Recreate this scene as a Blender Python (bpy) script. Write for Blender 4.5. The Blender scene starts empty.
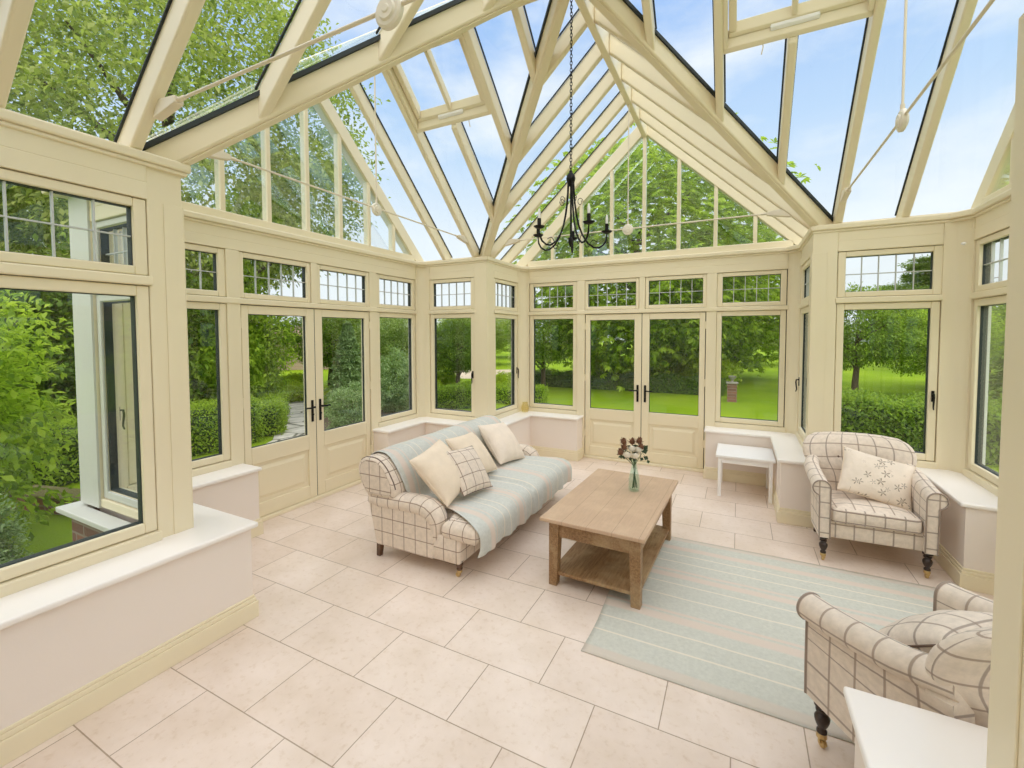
import bpy, math, random
import numpy as np
from mathutils import Vector, Matrix

PI = math.pi
rng = np.random.default_rng(7)
random.seed(7)
scene = bpy.context.scene
COL = scene.collection
R90 = PI / 2

# ------------------------------------------------------------------ dimensions
H = 1.7356            # half width of the central square (glass plane)
A = 1.0286            # depth of each arm
EE = H + A
WF = 0.27             # dwarf wall face, in front of the glass plane
SF = 0.30             # sill nosing
SZ0, SZ1 = 0.545, 0.575
Z1, Z2, Z3, Z4 = 2.363, 2.0565, 1.90, 0.6875
D0, D1, DZ0, DZ1 = 0.094, 0.685, 0.68, 1.8745
W0, W1 = 0.927, 1.525
SL = 0.94             # roof slope
RZ = 4.24             # underside of rafters at the ridge line
RD = 0.182            # rafter depth (vertical)
GP = EE + 0.06        # gable glass plane
YR = (0.48, 0.945, 1.41, 1.875, 2.33)
NEAR = 4.60           # end of the arm towards the house

# ------------------------------------------------------------------ materials
def mat(name, color=(.8, .8, .8), rough=.5, metal=0.0, spec=0.5):
    m = bpy.data.materials.new(name); m.use_nodes = True
    b = m.node_tree.nodes['Principled BSDF']
    b.inputs['Base Color'].default_value = (*color, 1)
    b.inputs['Roughness'].default_value = rough
    b.inputs['Metallic'].default_value = metal
    b.inputs['Specular IOR Level'].default_value = spec
    return m

def N(m, t, **kw):
    n = m.node_tree.nodes.new(t)
    for k, v in kw.items():
        if k in n.inputs.keys(): n.inputs[k].default_value = v
        else: setattr(n, k, v)
    return n
def LK(m, a, b): m.node_tree.links.new(a, b)
def bsdf(m): return m.node_tree.nodes['Principled BSDF']
def ramp(m, stops, interp='LINEAR'):
    r = m.node_tree.nodes.new('ShaderNodeValToRGB'); r.color_ramp.interpolation = interp
    e = r.color_ramp.elements
    while len(e) < len(stops): e.new(0.5)
    for el, (p, c) in zip(e, stops):
        el.position = p; el.color = (*c, 1) if len(c) == 3 else c
    return r
def mixc(m, fac, a, b, blend='MIX'):
    n = m.node_tree.nodes.new('ShaderNodeMix'); n.data_type = 'RGBA'; n.blend_type = blend
    for s, v in ((0, fac), (6, a), (7, b)):
        if hasattr(v, 'is_linked') or hasattr(v, 'links'): LK(m, v, n.inputs[s])
        elif s == 0: n.inputs[0].default_value = v
        else: n.inputs[s].default_value = (*v, 1)
    return n.outputs[2]
def mth(m, op, a, b=None, c=None):
    n = m.node_tree.nodes.new('ShaderNodeMath'); n.operation = op
    for i, v in enumerate((a, b, c)):
        if v is None: continue
        if hasattr(v, 'links'): LK(m, v, n.inputs[i])
        else: n.inputs[i].default_value = v
    return n.outputs[0]
def bump(m, h, strength=.3, dist=.01):
    n = m.node_tree.nodes.new('ShaderNodeBump'); n.inputs['Strength'].default_value = strength
    n.inputs['Distance'].default_value = dist; LK(m, h, n.inputs['Height']); LK(m, n.outputs[0], bsdf(m).inputs['Normal'])
def coords(m, kind='Object', scale=(1, 1, 1), rot=(0, 0, 0)):
    tc = m.node_tree.nodes.new('ShaderNodeTexCoord'); mp = m.node_tree.nodes.new('ShaderNodeMapping')
    mp.inputs['Scale'].default_value = scale; mp.inputs['Rotation'].default_value = rot
    LK(m, tc.outputs[kind], mp.inputs['Vector']); return mp.outputs[0]
def noise(m, vec, scale, detail=4, rough=.55):
    n = m.node_tree.nodes.new('ShaderNodeTexNoise'); n.inputs['Scale'].default_value = scale
    n.inputs['Detail'].default_value = detail; n.inputs['Roughness'].default_value = rough
    LK(m, vec, n.inputs['Vector']); return n.outputs['Fac']

M = {}
M['frame'] = mat('cream_paint', (.805, .715, .515), .38)
v = coords(M['frame']); bump(M['frame'], noise(M['frame'], v, 60, 3), .04, .004)
M['sill'] = mat('cream_gloss_paint', (.88, .83, .78), .3)
M['plaster'] = mat('white_plaster', (.82, .735, .665), .8)
v = coords(M['plaster']); bump(M['plaster'], noise(M['plaster'], v, 90, 4), .08, .003)
M['outer'] = mat('weathered_white_paint', (.62, .62, .58), .6)
M['brick_out'] = mat('red_brick', (.35, .2, .14), .85)
m = M['brick_out']; v = coords(m, 'Generated', (1, 1, 1))
M['black'] = mat('black_iron', (.012, .011, .011), .42, .6)
M['seal'] = mat('black_rubber', (.018, .026, .026), .6)
M['lead'] = mat('lead_came', (.55, .56, .55), .45, .3)
M['brass'] = mat('brass', (.62, .46, .22), .3, 1.0)
M['darkwood'] = mat('dark_stained_wood', (.035, .020, .014), .32)
M['brownwood'] = mat('brown_stained_wood', (.11, .055, .028), .4)
M['white'] = mat('white_paint', (.86, .84, .82), .4)
M['ivory'] = mat('ivory_plastic', (.78, .72, .60), .4)
M['candle'] = mat('frosted_bulb', (.85, .85, .82), .2)
M['cord'] = mat('cream_rod', (.74, .66, .52), .45)

# window glass: clear with a mirror layer, no light trickery
def glass(name, tint, ior):
    m = bpy.data.materials.new(name); m.use_nodes = True
    nt = m.node_tree; nt.nodes.remove(nt.nodes['Principled BSDF'])
    out = nt.nodes['Material Output']
    t = N(m, 'ShaderNodeBsdfTransparent'); t.inputs[0].default_value = (*tint, 1)
    g = N(m, 'ShaderNodeBsdfGlossy'); g.inputs['Roughness'].default_value = 0.0
    g.inputs['Color'].default_value = (.9, .97, 1, 1)
    lw = N(m, 'ShaderNodeLayerWeight'); f0 = ((ior - 1) / (ior + 1)) ** 2
    f5 = mth(m, 'MULTIPLY_ADD', mth(m, 'POWER', lw.outputs['Facing'], 5.0), (1 - f0) * .75, f0)
    mx = N(m, 'ShaderNodeMixShader')
    LK(m, f5, mx.inputs[0]); LK(m, t.outputs[0], mx.inputs[1]); LK(m, g.outputs[0], mx.inputs[2])
    LK(m, mx.outputs[0], out.inputs['Surface'])
    return m
M['glass'] = glass('window_glass', (.965, .985, .975), 1.36)
M['gableglass'] = glass('gable_glass', (.93, .965, .965), 1.85)
M['roofglass'] = glass('roof_glass', (.96, .985, .985), 1.3)
M['vaseglass'] = glass('green_bottle_glass', (.90, .97, .945), 1.5)
M['jarglass'] = glass('yellow_glass', (.93, .88, .66), 1.5)

# floor : limestone in half bond
def stone_floor():
    m = mat('limestone_tile', rough=.42)
    v = coords(m)
    mp = m.node_tree.nodes.new('ShaderNodeMapping'); mp.inputs['Location'].default_value = (.565 + .0, 1.21, 0)
    LK(m, v, mp.inputs['Vector']); v2 = mp.outputs[0]
    b = m.node_tree.nodes.new('ShaderNodeTexBrick'); b.offset = .5; b.squash = 1
    LK(m, v2, b.inputs['Vector'])
    b.inputs['Scale'].default_value = 1; b.inputs['Brick Width'].default_value = .558; b.inputs['Row Height'].default_value = .3745
    b.inputs['Mortar Size'].default_value = .0028; b.inputs['Mortar Smooth'].default_value = .15; b.inputs['Bias'].default_value = 0
    b.inputs['Color1'].default_value = (.80, .695, .62, 1); b.inputs['Color2'].default_value = (.75, .635, .555, 1)
    b.inputs['Mortar'].default_value = (.40, .31, .23, 1)
    n1 = noise(m, v, 3.2, 6, .6); n2 = noise(m, v, 28, 5, .65)
    r1 = ramp(m, [(.3, (.90, .86, .80)), (.7, (1.04, 1.03, 1.02))]); LK(m, n1, r1.inputs[0])
    r2 = ramp(m, [(.30, (.88, .83, .76)), (.46, (1, 1, 1)), (1, (1.03, 1.03, 1.03))]); LK(m, n2, r2.inputs[0])
    c = mixc(m, 1, b.outputs['Color'], r1.outputs[0], 'MULTIPLY'); c = mixc(m, .8, c, r2.outputs[0], 'MULTIPLY')
    vo = m.node_tree.nodes.new('ShaderNodeTexVoronoi'); vo.inputs['Scale'].default_value = 38; LK(m, v, vo.inputs['Vector'])
    r3 = ramp(m, [(.02, (.62, .5, .4)), (.07, (1, 1, 1))]); LK(m, vo.outputs['Distance'], r3.inputs[0])
    n3 = noise(m, v, 5, 2); r4 = ramp(m, [(.5, (0, 0, 0)), (.62, (1, 1, 1))]); LK(m, n3, r4.inputs[0])
    c = mixc(m, r4.outputs[0], c, mixc(m, .55, c, r3.outputs[0], 'MULTIPLY'))
    LK(m, c, bsdf(m).inputs['Base Color'])
    h = mth(m, 'ADD', mth(m, 'MULTIPLY', b.outputs['Fac'], -1.0), mth(m, 'MULTIPLY', n2, .12))
    bump(m, h, .35, .004)
    rr = ramp(m, [(.3, (.34,) * 3), (.75, (.55,) * 3)]); LK(m, n1, rr.inputs[0]); LK(m, rr.outputs[0], bsdf(m).inputs['Roughness'])
    return m
M['floor'] = stone_floor()

# woven check, lines every `step` metres of UV
def plaid(name, base, line, step=.11, wid=.0085, line2=None):
    m = mat(name, base, .9, spec=.15)
    tc = m.node_tree.nodes.new('ShaderNodeTexCoord'); sp = m.node_tree.nodes.new('ShaderNodeSeparateXYZ')
    LK(m, tc.outputs['UV'], sp.inputs[0])
    fac = []
    for i in (0, 1):
        a = mth(m, 'MODULO', mth(m, 'ADD', mth(m, 'MULTIPLY', sp.outputs[i], 1 / step), 500.5), 1)
        d = mth(m, 'ABSOLUTE', mth(m, 'SUBTRACT', a, .5))
        mr = N(m, 'ShaderNodeMapRange'); LK(m, d, mr.inputs[0]); w = wid / step / 2
        mr.inputs[1].default_value = w * .7; mr.inputs[2].default_value = w * 1.3; mr.inputs[3].default_value = 1; mr.inputs[4].default_value = 0
        fac.append(mr.outputs[0])
    weave = noise(m, tc.outputs['UV'], 420, 2, .7)
    mott = noise(m, tc.outputs['UV'], 30, 3, .6)
    r = ramp(m, [(.3, tuple(c * .88 for c in base)), (.7, tuple(min(1, c * 1.06) for c in base))]); LK(m, mott, r.inputs[0])
    c = mixc(m, mth(m, 'MULTIPLY', fac[0], .82), r.outputs[0], line)
    c = mixc(m, mth(m, 'MULTIPLY', fac[1], .82), c, line2 or line)
    LK(m, c, bsdf(m).inputs['Base Color']); bump(m, weave, .25, .002)
    bsdf(m).inputs['Sheen Weight'].default_value = .2
    return m
M['sofa'] = plaid('sofa_wool_check', (.74, .635, .53), (.25, .17, .125), .105, .007)
M['chair'] = plaid('armchair_wool_check', (.74, .64, .54), (.33, .25, .195), .113, .0095, (.30, .24, .20))
M['piping'] = mat('brown_piping', (.16, .11, .085), .9)

def cloth(name, c, sc=260):
    m = mat(name, c, .92, spec=.12); v = coords(m)
    n = noise(m, v, sc, 2, .7); n2 = noise(m, v, 9, 3)
    r = ramp(m, [(.3, tuple(x * .93 for x in c)), (.7, tuple(min(1, x * 1.04) for x in c))]); LK(m, n2, r.inputs[0]); LK(m, r.outputs[0], bsdf(m).inputs['Base Color'])
    wr = noise(m, v, 11, 3, .6); bump(m, mth(m, 'ADD', mth(m, 'MULTIPLY', n, .06), wr), .55, .02); return m
M['linen'] = cloth('cream_linen', (.80, .675, .53))
M['linen_pale'] = cloth('pale_linen', (.82, .71, .595))

def stripe_mat(name, base, bands, axis, lo, hi, coord='Object', rough=.95, weave=220):
    """bands: (centre, half width, colour) in metres along one axis"""
    m = mat(name, base, rough, spec=.1)
    tc = m.node_tree.nodes.new('ShaderNodeTexCoord'); sp = m.node_tree.nodes.new('ShaderNodeSeparateXYZ')
    LK(m, tc.outputs[coord], sp.inputs[0])
    n = noise(m, tc.outputs[coord], 45, 4, .7)
    r = ramp(m, [(.25, tuple(x * .88 for x in base)), (.75, tuple(min(1, x * 1.08) for x in base))]); LK(m, n, r.inputs[0])
    c = r.outputs[0]
    for ce, hw, colr in bands:
        d = mth(m, 'ABSOLUTE', mth(m, 'SUBTRACT', sp.outputs[axis], ce))
        mr = N(m, 'ShaderNodeMapRange'); LK(m, d, mr.inputs[0])
        mr.inputs[1].default_value = hw * .75; mr.inputs[2].default_value = hw * 1.25; mr.inputs[3].default_value = 1; mr.inputs[4].default_value = 0
        c = mixc(m, mth(m, 'MULTIPLY', mr.outputs[0], .8), c, colr)
    LK(m, c, bsdf(m).inputs['Base Color'])
    bump(m, noise(m, tc.outputs[coord], weave, 2, .7), .3, .003)
    return m
pink, ivory_, taupe = (.68, .565, .48), (.76, .69, .57), (.62, .54, .46)
M['rug'] = stripe_mat('rug_weave', (.575, .575, .51), [(-.875, .035, taupe), (-.69, .006, ivory_), (-.55, .006, ivory_), (-.41, .035, pink), (-.345, .012, pink),
    (-.17, .006, ivory_), (-.01, .006, ivory_), (.10, .03, pink), (.17, .012, pink), (.30, .006, ivory_), (.42, .006, ivory_), (.53, .03, pink), (.69, .03, taupe)], 1, 0, 1)
M['throw'] = stripe_mat('throw_weave', (.58, .585, .54), [(-.47, .03, pink), (-.40, .006, pink), (-.28, .005, ivory_), (-.20, .005, ivory_), (.0, .03, pink), (.06, .008, pink), (-.06, .006, pink),
    (.20, .005, ivory_), (.33, .005, ivory_), (.55, .028, pink), (.61, .008, pink), (.80, .005, ivory_), (.92, .005, ivory_), (1.10, .03, pink)], 1, 0, 1)

def oak():
    m = mat('washed_oak', (.4, .27, .16), .5)
    v = coords(m, 'Object', (1, 1, 1))
    mp = m.node_tree.nodes.new('ShaderNodeMapping'); mp.inputs['Scale'].default_value = (16, 1.4, 16); LK(m, v, mp.inputs['Vector'])
    g = noise(m, mp.outputs[0], 6, 8, .6)
    r = ramp(m, [(.25, (.15, .072, .026)), (.5, (.27, .15, .062)), (.8, (.40, .25, .125))]); LK(m, g, r.inputs[0])
    n2 = noise(m, v, 4.5, 4, .6); r2 = ramp(m, [(.48, (0, 0, 0)), (.66, (1, 1, 1))]); LK(m, n2, r2.inputs[0])
    c = mixc(m, mth(m, 'MULTIPLY', r2.outputs[0], .38), r.outputs[0], (.60, .46, .27))
    LK(m, c, bsdf(m).inputs['Base Color']); bump(m, g, .12, .003); return m
M['oak'] = oak()
def oaktop():
    m = M['oak'].copy(); m.name = 'washed_oak_boards'
    v = coords(m, 'Object'); sp = m.node_tree.nodes.new('ShaderNodeSeparateXYZ'); LK(m, v, sp.inputs[0])
    a = mth(m, 'ABSOLUTE', mth(m, 'SUBTRACT', mth(m, 'FRACT', mth(m, 'MULTIPLY', mth(m, 'ADD', sp.outputs[0], 2.0), 1 / .165)), .5))
    mr = N(m, 'ShaderNodeMapRange'); LK(m, a, mr.inputs[0]); mr.inputs[1].default_value = .486; mr.inputs[2].default_value = .497
    src = bsdf(m).inputs['Base Color'].links[0].from_socket
    c = mixc(m, .56, src, (.74, .54, .39))
    c = mixc(m, mth(m, 'MULTIPLY', mr.outputs[0], .55), c, (.2, .13, .075)); LK(m, c, bsdf(m).inputs['Base Color']); return m
M['oaktop'] = oaktop()

def leafmat(name, lo, hi, trans=.45):
    m = bpy.data.materials.new(name); m.use_nodes = True
    nt = m.node_tree; b = bsdf(m)
    g = N(m, 'ShaderNodeNewGeometry'); r = ramp(m, [(0, lo), (.55, tuple((a + 2 * c) / 3 for a, c in zip(lo, hi))), (1, hi)])
    LK(m, g.outputs['Random Per Island'], r.inputs[0])
    LK(m, r.outputs[0], b.inputs['Base Color']); b.inputs['Roughness'].default_value = .5; b.inputs['Specular IOR Level'].default_value = .3
    t = N(m, 'ShaderNodeBsdfTranslucent'); tcol = mixc(m, .5, r.outputs[0], (.45, .62, .06), 'MIX'); LK(m, tcol, t.inputs[0])
    mx = N(m, 'ShaderNodeMixShader'); mx.inputs[0].default_value = trans
    LK(m, b.outputs[0], mx.inputs[1]); LK(m, t.outputs[0], mx.inputs[2]); LK(m, mx.outputs[0], nt.nodes['Material Output'].inputs['Surface'])
    return m
M['leaf_bright'] = leafmat('bright_leaf', (.09, .20, .010), (.56, .74, .07), .55)
M['leaf_mid'] = leafmat('mid_leaf', (.05, .125, .01), (.31, .46, .05))
M['leaf_lit'] = leafmat('sunlit_leaf', (.09, .16, .02), (.50, .55, .15), .5)
M['leaf_dark'] = leafmat('dark_leaf', (.03, .075, .01), (.16, .27, .035), .35)
M['leaf_blue'] = leafmat('blue_green_needle', (.12, .22, .08), (.44, .58, .28), .4)
M['leaf_lime'] = leafmat('lime_leaf', (.24, .38, .01), (.58, .70, .05))
M['leaf_pale'] = leafmat('pale_leaf', (.14, .23, .05), (.44, .54, .18))
M['bark'] = mat('bark', (.10, .075, .05), .9)
v = coords(M['bark'], 'Object', (8, 8, 1.5)); bump(M['bark'], noise(M['bark'], v, 4, 6), .8, .03)

def ground_mat():
    m = mat('lawn_turf', (.2, .3, .04), .9, spec=.1); v = coords(m)
    n = noise(m, v, .35, 5, .6); n2 = noise(m, v, 45, 4, .75)
    r = ramp(m, [(.3, (.17, .29, .012)), (.7, (.31, .43, .02))]); LK(m, n, r.inputs[0])
    r2 = ramp(m, [(.25, (.62, .66, .5)), (.7, (1.12, 1.1, 1.05))]); LK(m, n2, r2.inputs[0])
    LK(m, mixc(m, 1, r.outputs[0], r2.outputs[0], 'MULTIPLY'), bsdf(m).inputs['Base Color']); bump(m, n2, .6, .03); return m
M['lawn'] = ground_mat()
def paving():
    m = mat('flagstone', (.5, .48, .45), .6); v = coords(m)
    vo = m.node_tree.nodes.new('ShaderNodeTexVoronoi'); vo.feature = 'DISTANCE_TO_EDGE'; vo.inputs['Scale'].default_value = 1.7; LK(m, v, vo.inputs['Vector'])
    r = ramp(m, [(.02, (.17, .16, .12)), (.05, (.70, .66, .61))]); LK(m, vo.outputs['Distance'], r.inputs[0])
    n = noise(m, v, 5, 5); r2 = ramp(m, [(.3, (.7, .68, .64)), (.7, (1.1, 1.08, 1.05))]); LK(m, n, r2.inputs[0])
    LK(m, mixc(m, 1, r.outputs[0], r2.outputs[0], 'MULTIPLY'), bsdf(m).inputs['Base Color']); return m
M['paving'] = paving()
def brick(name, c1, c2, mortar, w=.225, h=.075, gen='Object'):
    m = mat(name, c1, .85); tc = m.node_tree.nodes.new('ShaderNodeTexCoord')
    b = m.node_tree.nodes.new('ShaderNodeTexBrick'); LK(m, tc.outputs['UV'], b.inputs['Vector']); b.inputs['Scale'].default_value = 1
    b.inputs['Brick Width'].default_value = w; b.inputs['Row Height'].default_value = h; b.inputs['Mortar Size'].default_value = .008
    for k, c in (('Color1', c1), ('Color2', c2), ('Mortar', mortar)): b.inputs[k].default_value = (*c, 1)
    LK(m, b.outputs['Color'], bsdf(m).inputs['Base Color']); bump(m, b.outputs['Fac'], -.4, .01); return m
M['brick'] = brick('red_garden_brick', (.26, .11, .065), (.16, .075, .05), (.24, .19, .15))
M['pinkbrick'] = brick('pale_pink_brick', (.56, .38, .28), (.50, .33, .25), (.55, .45, .38))
M['soil'] = mat('soil', (.12, .085, .055), .95)
M['stone'] = mat('grey_stone', (.30, .28, .24), .85)
M['moss'] = mat('mossy_brick', (.17, .15, .06), .95)
M['terracotta'] = mat('roof_tile', (.33, .2, .15), .85)
M['gravel'] = mat('sandy_gravel', (.60, .48, .34), .95)

# floral linen
def floral():
    m = cloth('sprigged_linen', (.80, .70, .59)); tc = m.node_tree.nodes.new('ShaderNodeTexCoord')
    base = bsdf(m).inputs['Base Color'].links[0].from_socket
    uv = tc.outputs['UV']
    vo = m.node_tree.nodes.new('ShaderNodeTexVoronoi'); vo.inputs['Scale'].default_value = 14.0; vo.inputs['Randomness'].default_value = .9; LK(m, uv, vo.inputs['Vector'])
    # five-petal sprigs around each cell point
    sub = N(m, 'ShaderNodeVectorMath', operation='SUBTRACT'); LK(m, uv, sub.inputs[0]); LK(m, vo.outputs['Position'], sub.inputs[1])
    sp = m.node_tree.nodes.new('ShaderNodeSeparateXYZ'); 
    scv = N(m, 'ShaderNodeVectorMath', operation='SCALE'); LK(m, vo.outputs['Position'], scv.inputs[0]); scv.inputs['Scale'].default_value = 1
    sub2 = N(m, 'ShaderNodeVectorMath', operation='SUBTRACT'); LK(m, uv, sub2.inputs[0]); LK(m, scv.outputs[0], sub2.inputs[1]); LK(m, sub2.outputs[0], sp.inputs[0])
    ang = mth(m, 'ARCTAN2', sp.outputs[1], sp.outputs[0])
    sepc = m.node_tree.nodes.new('ShaderNodeSeparateColor'); LK(m, vo.outputs['Color'], sepc.inputs[0])
    pet = mth(m, 'ABSOLUTE', mth(m, 'COSINE', mth(m, 'ADD', mth(m, 'MULTIPLY', ang, 2.5), mth(m, 'MULTIPLY', sepc.outputs[0], 6.0))))
    rad = mth(m, 'MULTIPLY', mth(m, 'POWER', pet, 1.6), .46)
    inside = mth(m, 'MULTIPLY', mth(m, 'LESS_THAN', vo.outputs['Distance'], rad), mth(m, 'GREATER_THAN', sepc.outputs[1], .22))
    # thin stems
    wv = m.node_tree.nodes.new('ShaderNodeTexWave'); wv.inputs['Scale'].default_value = 1.9; wv.inputs['Distortion'].default_value = 2.2; wv.inputs['Detail'].default_value = 1; LK(m, uv, wv.inputs['Vector'])
    stem = mth(m, 'MULTIPLY', mth(m, 'LESS_THAN', mth(m, 'ABSOLUTE', mth(m, 'SUBTRACT', wv.outputs['Fac'], .5)), .022), mth(m, 'LESS_THAN', vo.outputs['Distance'], .45))
    c = mixc(m, mth(m, 'MULTIPLY', stem, .6), base, (.22, .17, .11))
    c = mixc(m, mth(m, 'MULTIPLY', inside, .75), c, (.26, .21, .16)); LK(m, c, bsdf(m).inputs['Base Color']); return m
M['floral'] = floral()

# ------------------------------------------------------------------ mesh builder
class MB:
    def __init__(s): s.v = []; s.f = []; s.uv = {}
    def add(s, vs, fs):
        o = len(s.v); s.v += [tuple(p) for p in vs]; s.f += [tuple(i + o for i in f) for f in fs]; return o
    def box(s, x0, x1, y0, y1, z0, z1):
        return s.add([(x0, y0, z0), (x1, y0, z0), (x1, y1, z0), (x0, y1, z0), (x0, y0, z1), (x1, y0, z1), (x1, y1, z1), (x0, y1, z1)],
              [(0, 3, 2, 1), (4, 5, 6, 7), (0, 1, 5, 4), (1, 2, 6, 5), (2, 3, 7, 6), (3, 0, 4, 7)])
    def prism(s, poly, d):
        """poly: 3-D polygon, d: extrusion vector"""
        n = len(poly); d = Vector(d); a = [Vector(p) for p in poly]; b = [p + d for p in a]
        s.add(a + b, [tuple(range(n))[::-1], tuple(range(n, 2 * n))] + [(i, (i + 1) % n, n + (i + 1) % n, n + i) for i in range(n)])
    def bar(s, p, q, w, h, up=(0, 0, 1), off=0.0):
        """rectangular bar p->q: width w across, height h upward from the line (line = centre of underside)"""
        p, q = Vector(p), Vector(q); t = (q - p).normalized(); up = Vector(up); side = t.cross(up).normalized(); u = Vector(up)
        cs = [-side * w / 2, side * w / 2, side * w / 2 + u * h, -side * w / 2 + u * h]
        s.add([p + c + u * off for c in cs] + [q + c + u * off for c in cs], [(0, 1, 2, 3)[::-1], (4, 5, 6, 7), (0, 1, 5, 4), (1, 2, 6, 5), (2, 3, 7, 6), (3, 0, 4, 7)])
    def tube(s, pts, r, n=8, cap=True):
        pts = [Vector(p) for p in pts]; k = len(pts); rs = r if hasattr(r, '__len__') else [r] * k
        t0 = (pts[1] - pts[0]).normalized(); ref = Vector((0, 0, 1)) if abs(t0.z) < .9 else Vector((1, 0, 0))
        a = t0.cross(ref).normalized(); vs = []; 
        for i, p in enumerate(pts):
            t = (pts[min(i + 1, k - 1)] - pts[max(i - 1, 0)]).normalized()
            a = (a - t * a.dot(t)).normalized(); b = t.cross(a)
            vs += [p + (a * math.cos(2 * PI * j / n) + b * math.sin(2 * PI * j / n)) * rs[i] for j in range(n)]
        fs = [(i * n + j, i * n + (j + 1) % n, (i + 1) * n + (j + 1) % n, (i + 1) * n + j) for i in range(k - 1) for j in range(n)]
        if cap: fs += [tuple(range(n))[::-1], tuple((k - 1) * n + j for j in range(n))]
        s.add(vs, fs)
    def lathe(s, prof, c=(0, 0, 0), n=20, axis='z'):
        k = len(prof); vs = []
        for r, z in prof:
            for j in range(n):
                a = 2 * PI * j / n; x, y = r * math.cos(a), r * math.sin(a)
                p = (x, y, z) if axis == 'z' else (x, z, y) if axis == 'y' else (z, x, y)
                vs.append((c[0] + p[0], c[1] + p[1], c[2] + p[2]))
        fs = [(i * n + j, i * n + (j + 1) % n, (i + 1) * n + (j + 1) % n, (i + 1) * n + j) for i in range(k - 1) for j in range(n)]
        fs += [tuple(range(n))[::-1], tuple((k - 1) * n + j for j in range(n))]
        s.add(vs, fs)
    def sphere(s, c, r, n=10, sc=(1, 1, 1)):
        prof = [(r * math.sin(PI * i / n) + (1e-5 if i in (0, n) else 0), -r * math.cos(PI * i / n)) for i in range(n + 1)]
        o = len(s.v); s.lathe(prof, (0, 0, 0), n + 4)
        for i in range(o, len(s.v)):
            p = s.v[i]; s.v[i] = (c[0] + p[0] * sc[0], c[1] + p[1] * sc[1], c[2] + p[2] * sc[2])
    def grid(s, P, closeu=False, closev=False, uv=True, uoff=0, voff=0):
        """P: array (nu, nv, 3); arc-length UVs"""
        P = np.asarray(P, float); nu, nv = P.shape[:2]; o = len(s.v); f0 = len(s.f)
        s.v += [tuple(p) for p in P.reshape(-1, 3)]
        iu = range(nu if closeu else nu - 1); iv = range(nv if closev else nv - 1)
        du = np.linalg.norm(np.diff(np.concatenate([P, P[:1]], 0), axis=0), axis=2)
        dv = np.linalg.norm(np.diff(np.concatenate([P, P[:, :1]], 1), axis=1), axis=2)
        U = np.concatenate([[0], np.cumsum(du.max(1))]) + uoff; V = np.concatenate([[0], np.cumsum(dv.max(0))]) + voff
        for i in iu:
            for j in iv:
                a, b = (i + 1) % nu, (j + 1) % nv
                if uv: s.uv[len(s.f)] = [(U[i], V[j]), (U[i + 1], V[j]), (U[i + 1], V[j + 1]), (U[i], V[j + 1])]
                s.f.append((o + i * nv + j, o + a * nv + j, o + a * nv + b, o + i * nv + b))
        return o
    def cap(s, idx, planar=True): s.f.append(tuple(idx))
    def mesh(s, name, material, smooth=None, uvbox=False, recalc=True, uvs=None):
        me = bpy.data.meshes.new(name); me.from_pydata(s.v, [], s.f); 
        mats = material if isinstance(material, (list, tuple)) else [material]
        for mm in mats: me.materials.append(mm)
        if recalc:
            import bmesh
            bm = bmesh.new(); bm.from_mesh(me); bmesh.ops.recalc_face_normals(bm, faces=bm.faces[:]); bm.to_mesh(me); bm.free()
        if uvbox or s.uv:
            uvl = me.uv_layers.new(name='UVMap').data
            for p in me.polygons:
                cu = s.uv.get(p.index)
                fv = dict(zip(s.f[p.index], cu)) if cu else None
                n = p.normal; ax = max(range(3), key=lambda i: abs(n[i]))
                for li in p.loop_indices:
                    vi = me.loops[li].vertex_index
                    if fv: uvl[li].uv = fv[vi]
                    else:
                        c = me.vertices[vi].co
                        uvl[li].uv = ((c.y, c.z), (c.x, c.z), (c.x, c.y))[ax]
        if smooth is not None:
            me.shade_smooth(); me.set_sharp_from_angle(angle=math.radians(smooth))
        me.update(); return me
    def build(s, name, material, parent=None, smooth=None, uvbox=False, bevel=0, seg=2, recalc=True, matrix=None):
        o = bpy.data.objects.new(name, s.mesh(name, material, smooth, uvbox, recalc)); COL.objects.link(o)
        if parent: o.parent = parent
        if matrix is not None: o.matrix_local = matrix
        if bevel:
            b = o.modifiers.new('edge', 'BEVEL'); b.width = bevel; b.segments = seg; b.limit_method = 'ANGLE'; b.angle_limit = math.radians(40)
        return o

def tag(o, label, cat, group=None, kind=None):
    o['label'] = label; o['category'] = cat
    if group: o['group'] = group
    if kind: o['kind'] = kind
    return o
def empty(name, loc=(0, 0, 0), rz=0, label=None, cat=None, group=None, kind=None):
    o = bpy.data.objects.new(name, None); o.empty_display_size = .1; COL.objects.link(o); o.location = loc; o.rotation_euler = (0, 0, rz)
    if label: tag(o, label, cat, group, kind)
    return o
def copy_tree(o, parent=None):
    c = o.copy(); COL.objects.link(c)
    if parent: c.parent = parent
    for ch in list(o.children): copy_tree(ch, c)
    return c
S = 'structure'

# ================================================================== ARCHITECTURE
def world(k, x, y, z=0):
    c, s = (1, 0, -1, 0)[k % 4], (0, 1, 0, -1)[k % 4]
    return (c * x - s * y, s * x + c * y, z)
SIDE = {0: 'far garden', 1: 'left', 2: 'near house', 3: 'right'}
counter = {'w': 0, 'd': 0, 't': 0, 'b': 0}
def nxt(c): counter[c] += 1; return counter[c]

# floor and ground
b = MB(); e, n_, q = EE + .05, NEAR, H + .05
b.prism([(-q, -n_, -.18), (q, -n_, -.18), (q, -q, -.18), (e, -q, -.18), (e, q, -.18), (q, q, -.18), (q, e, -.18), (-q, e, -.18), (-q, q, -.18), (-e, q, -.18), (-e, -q, -.18), (-q, -q, -.18)], (0, 0, .18))
tag(b.build('floor', M['floor']), 'cream limestone floor tiles laid in half bond across the sunroom', 'floor', kind=S)

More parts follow.
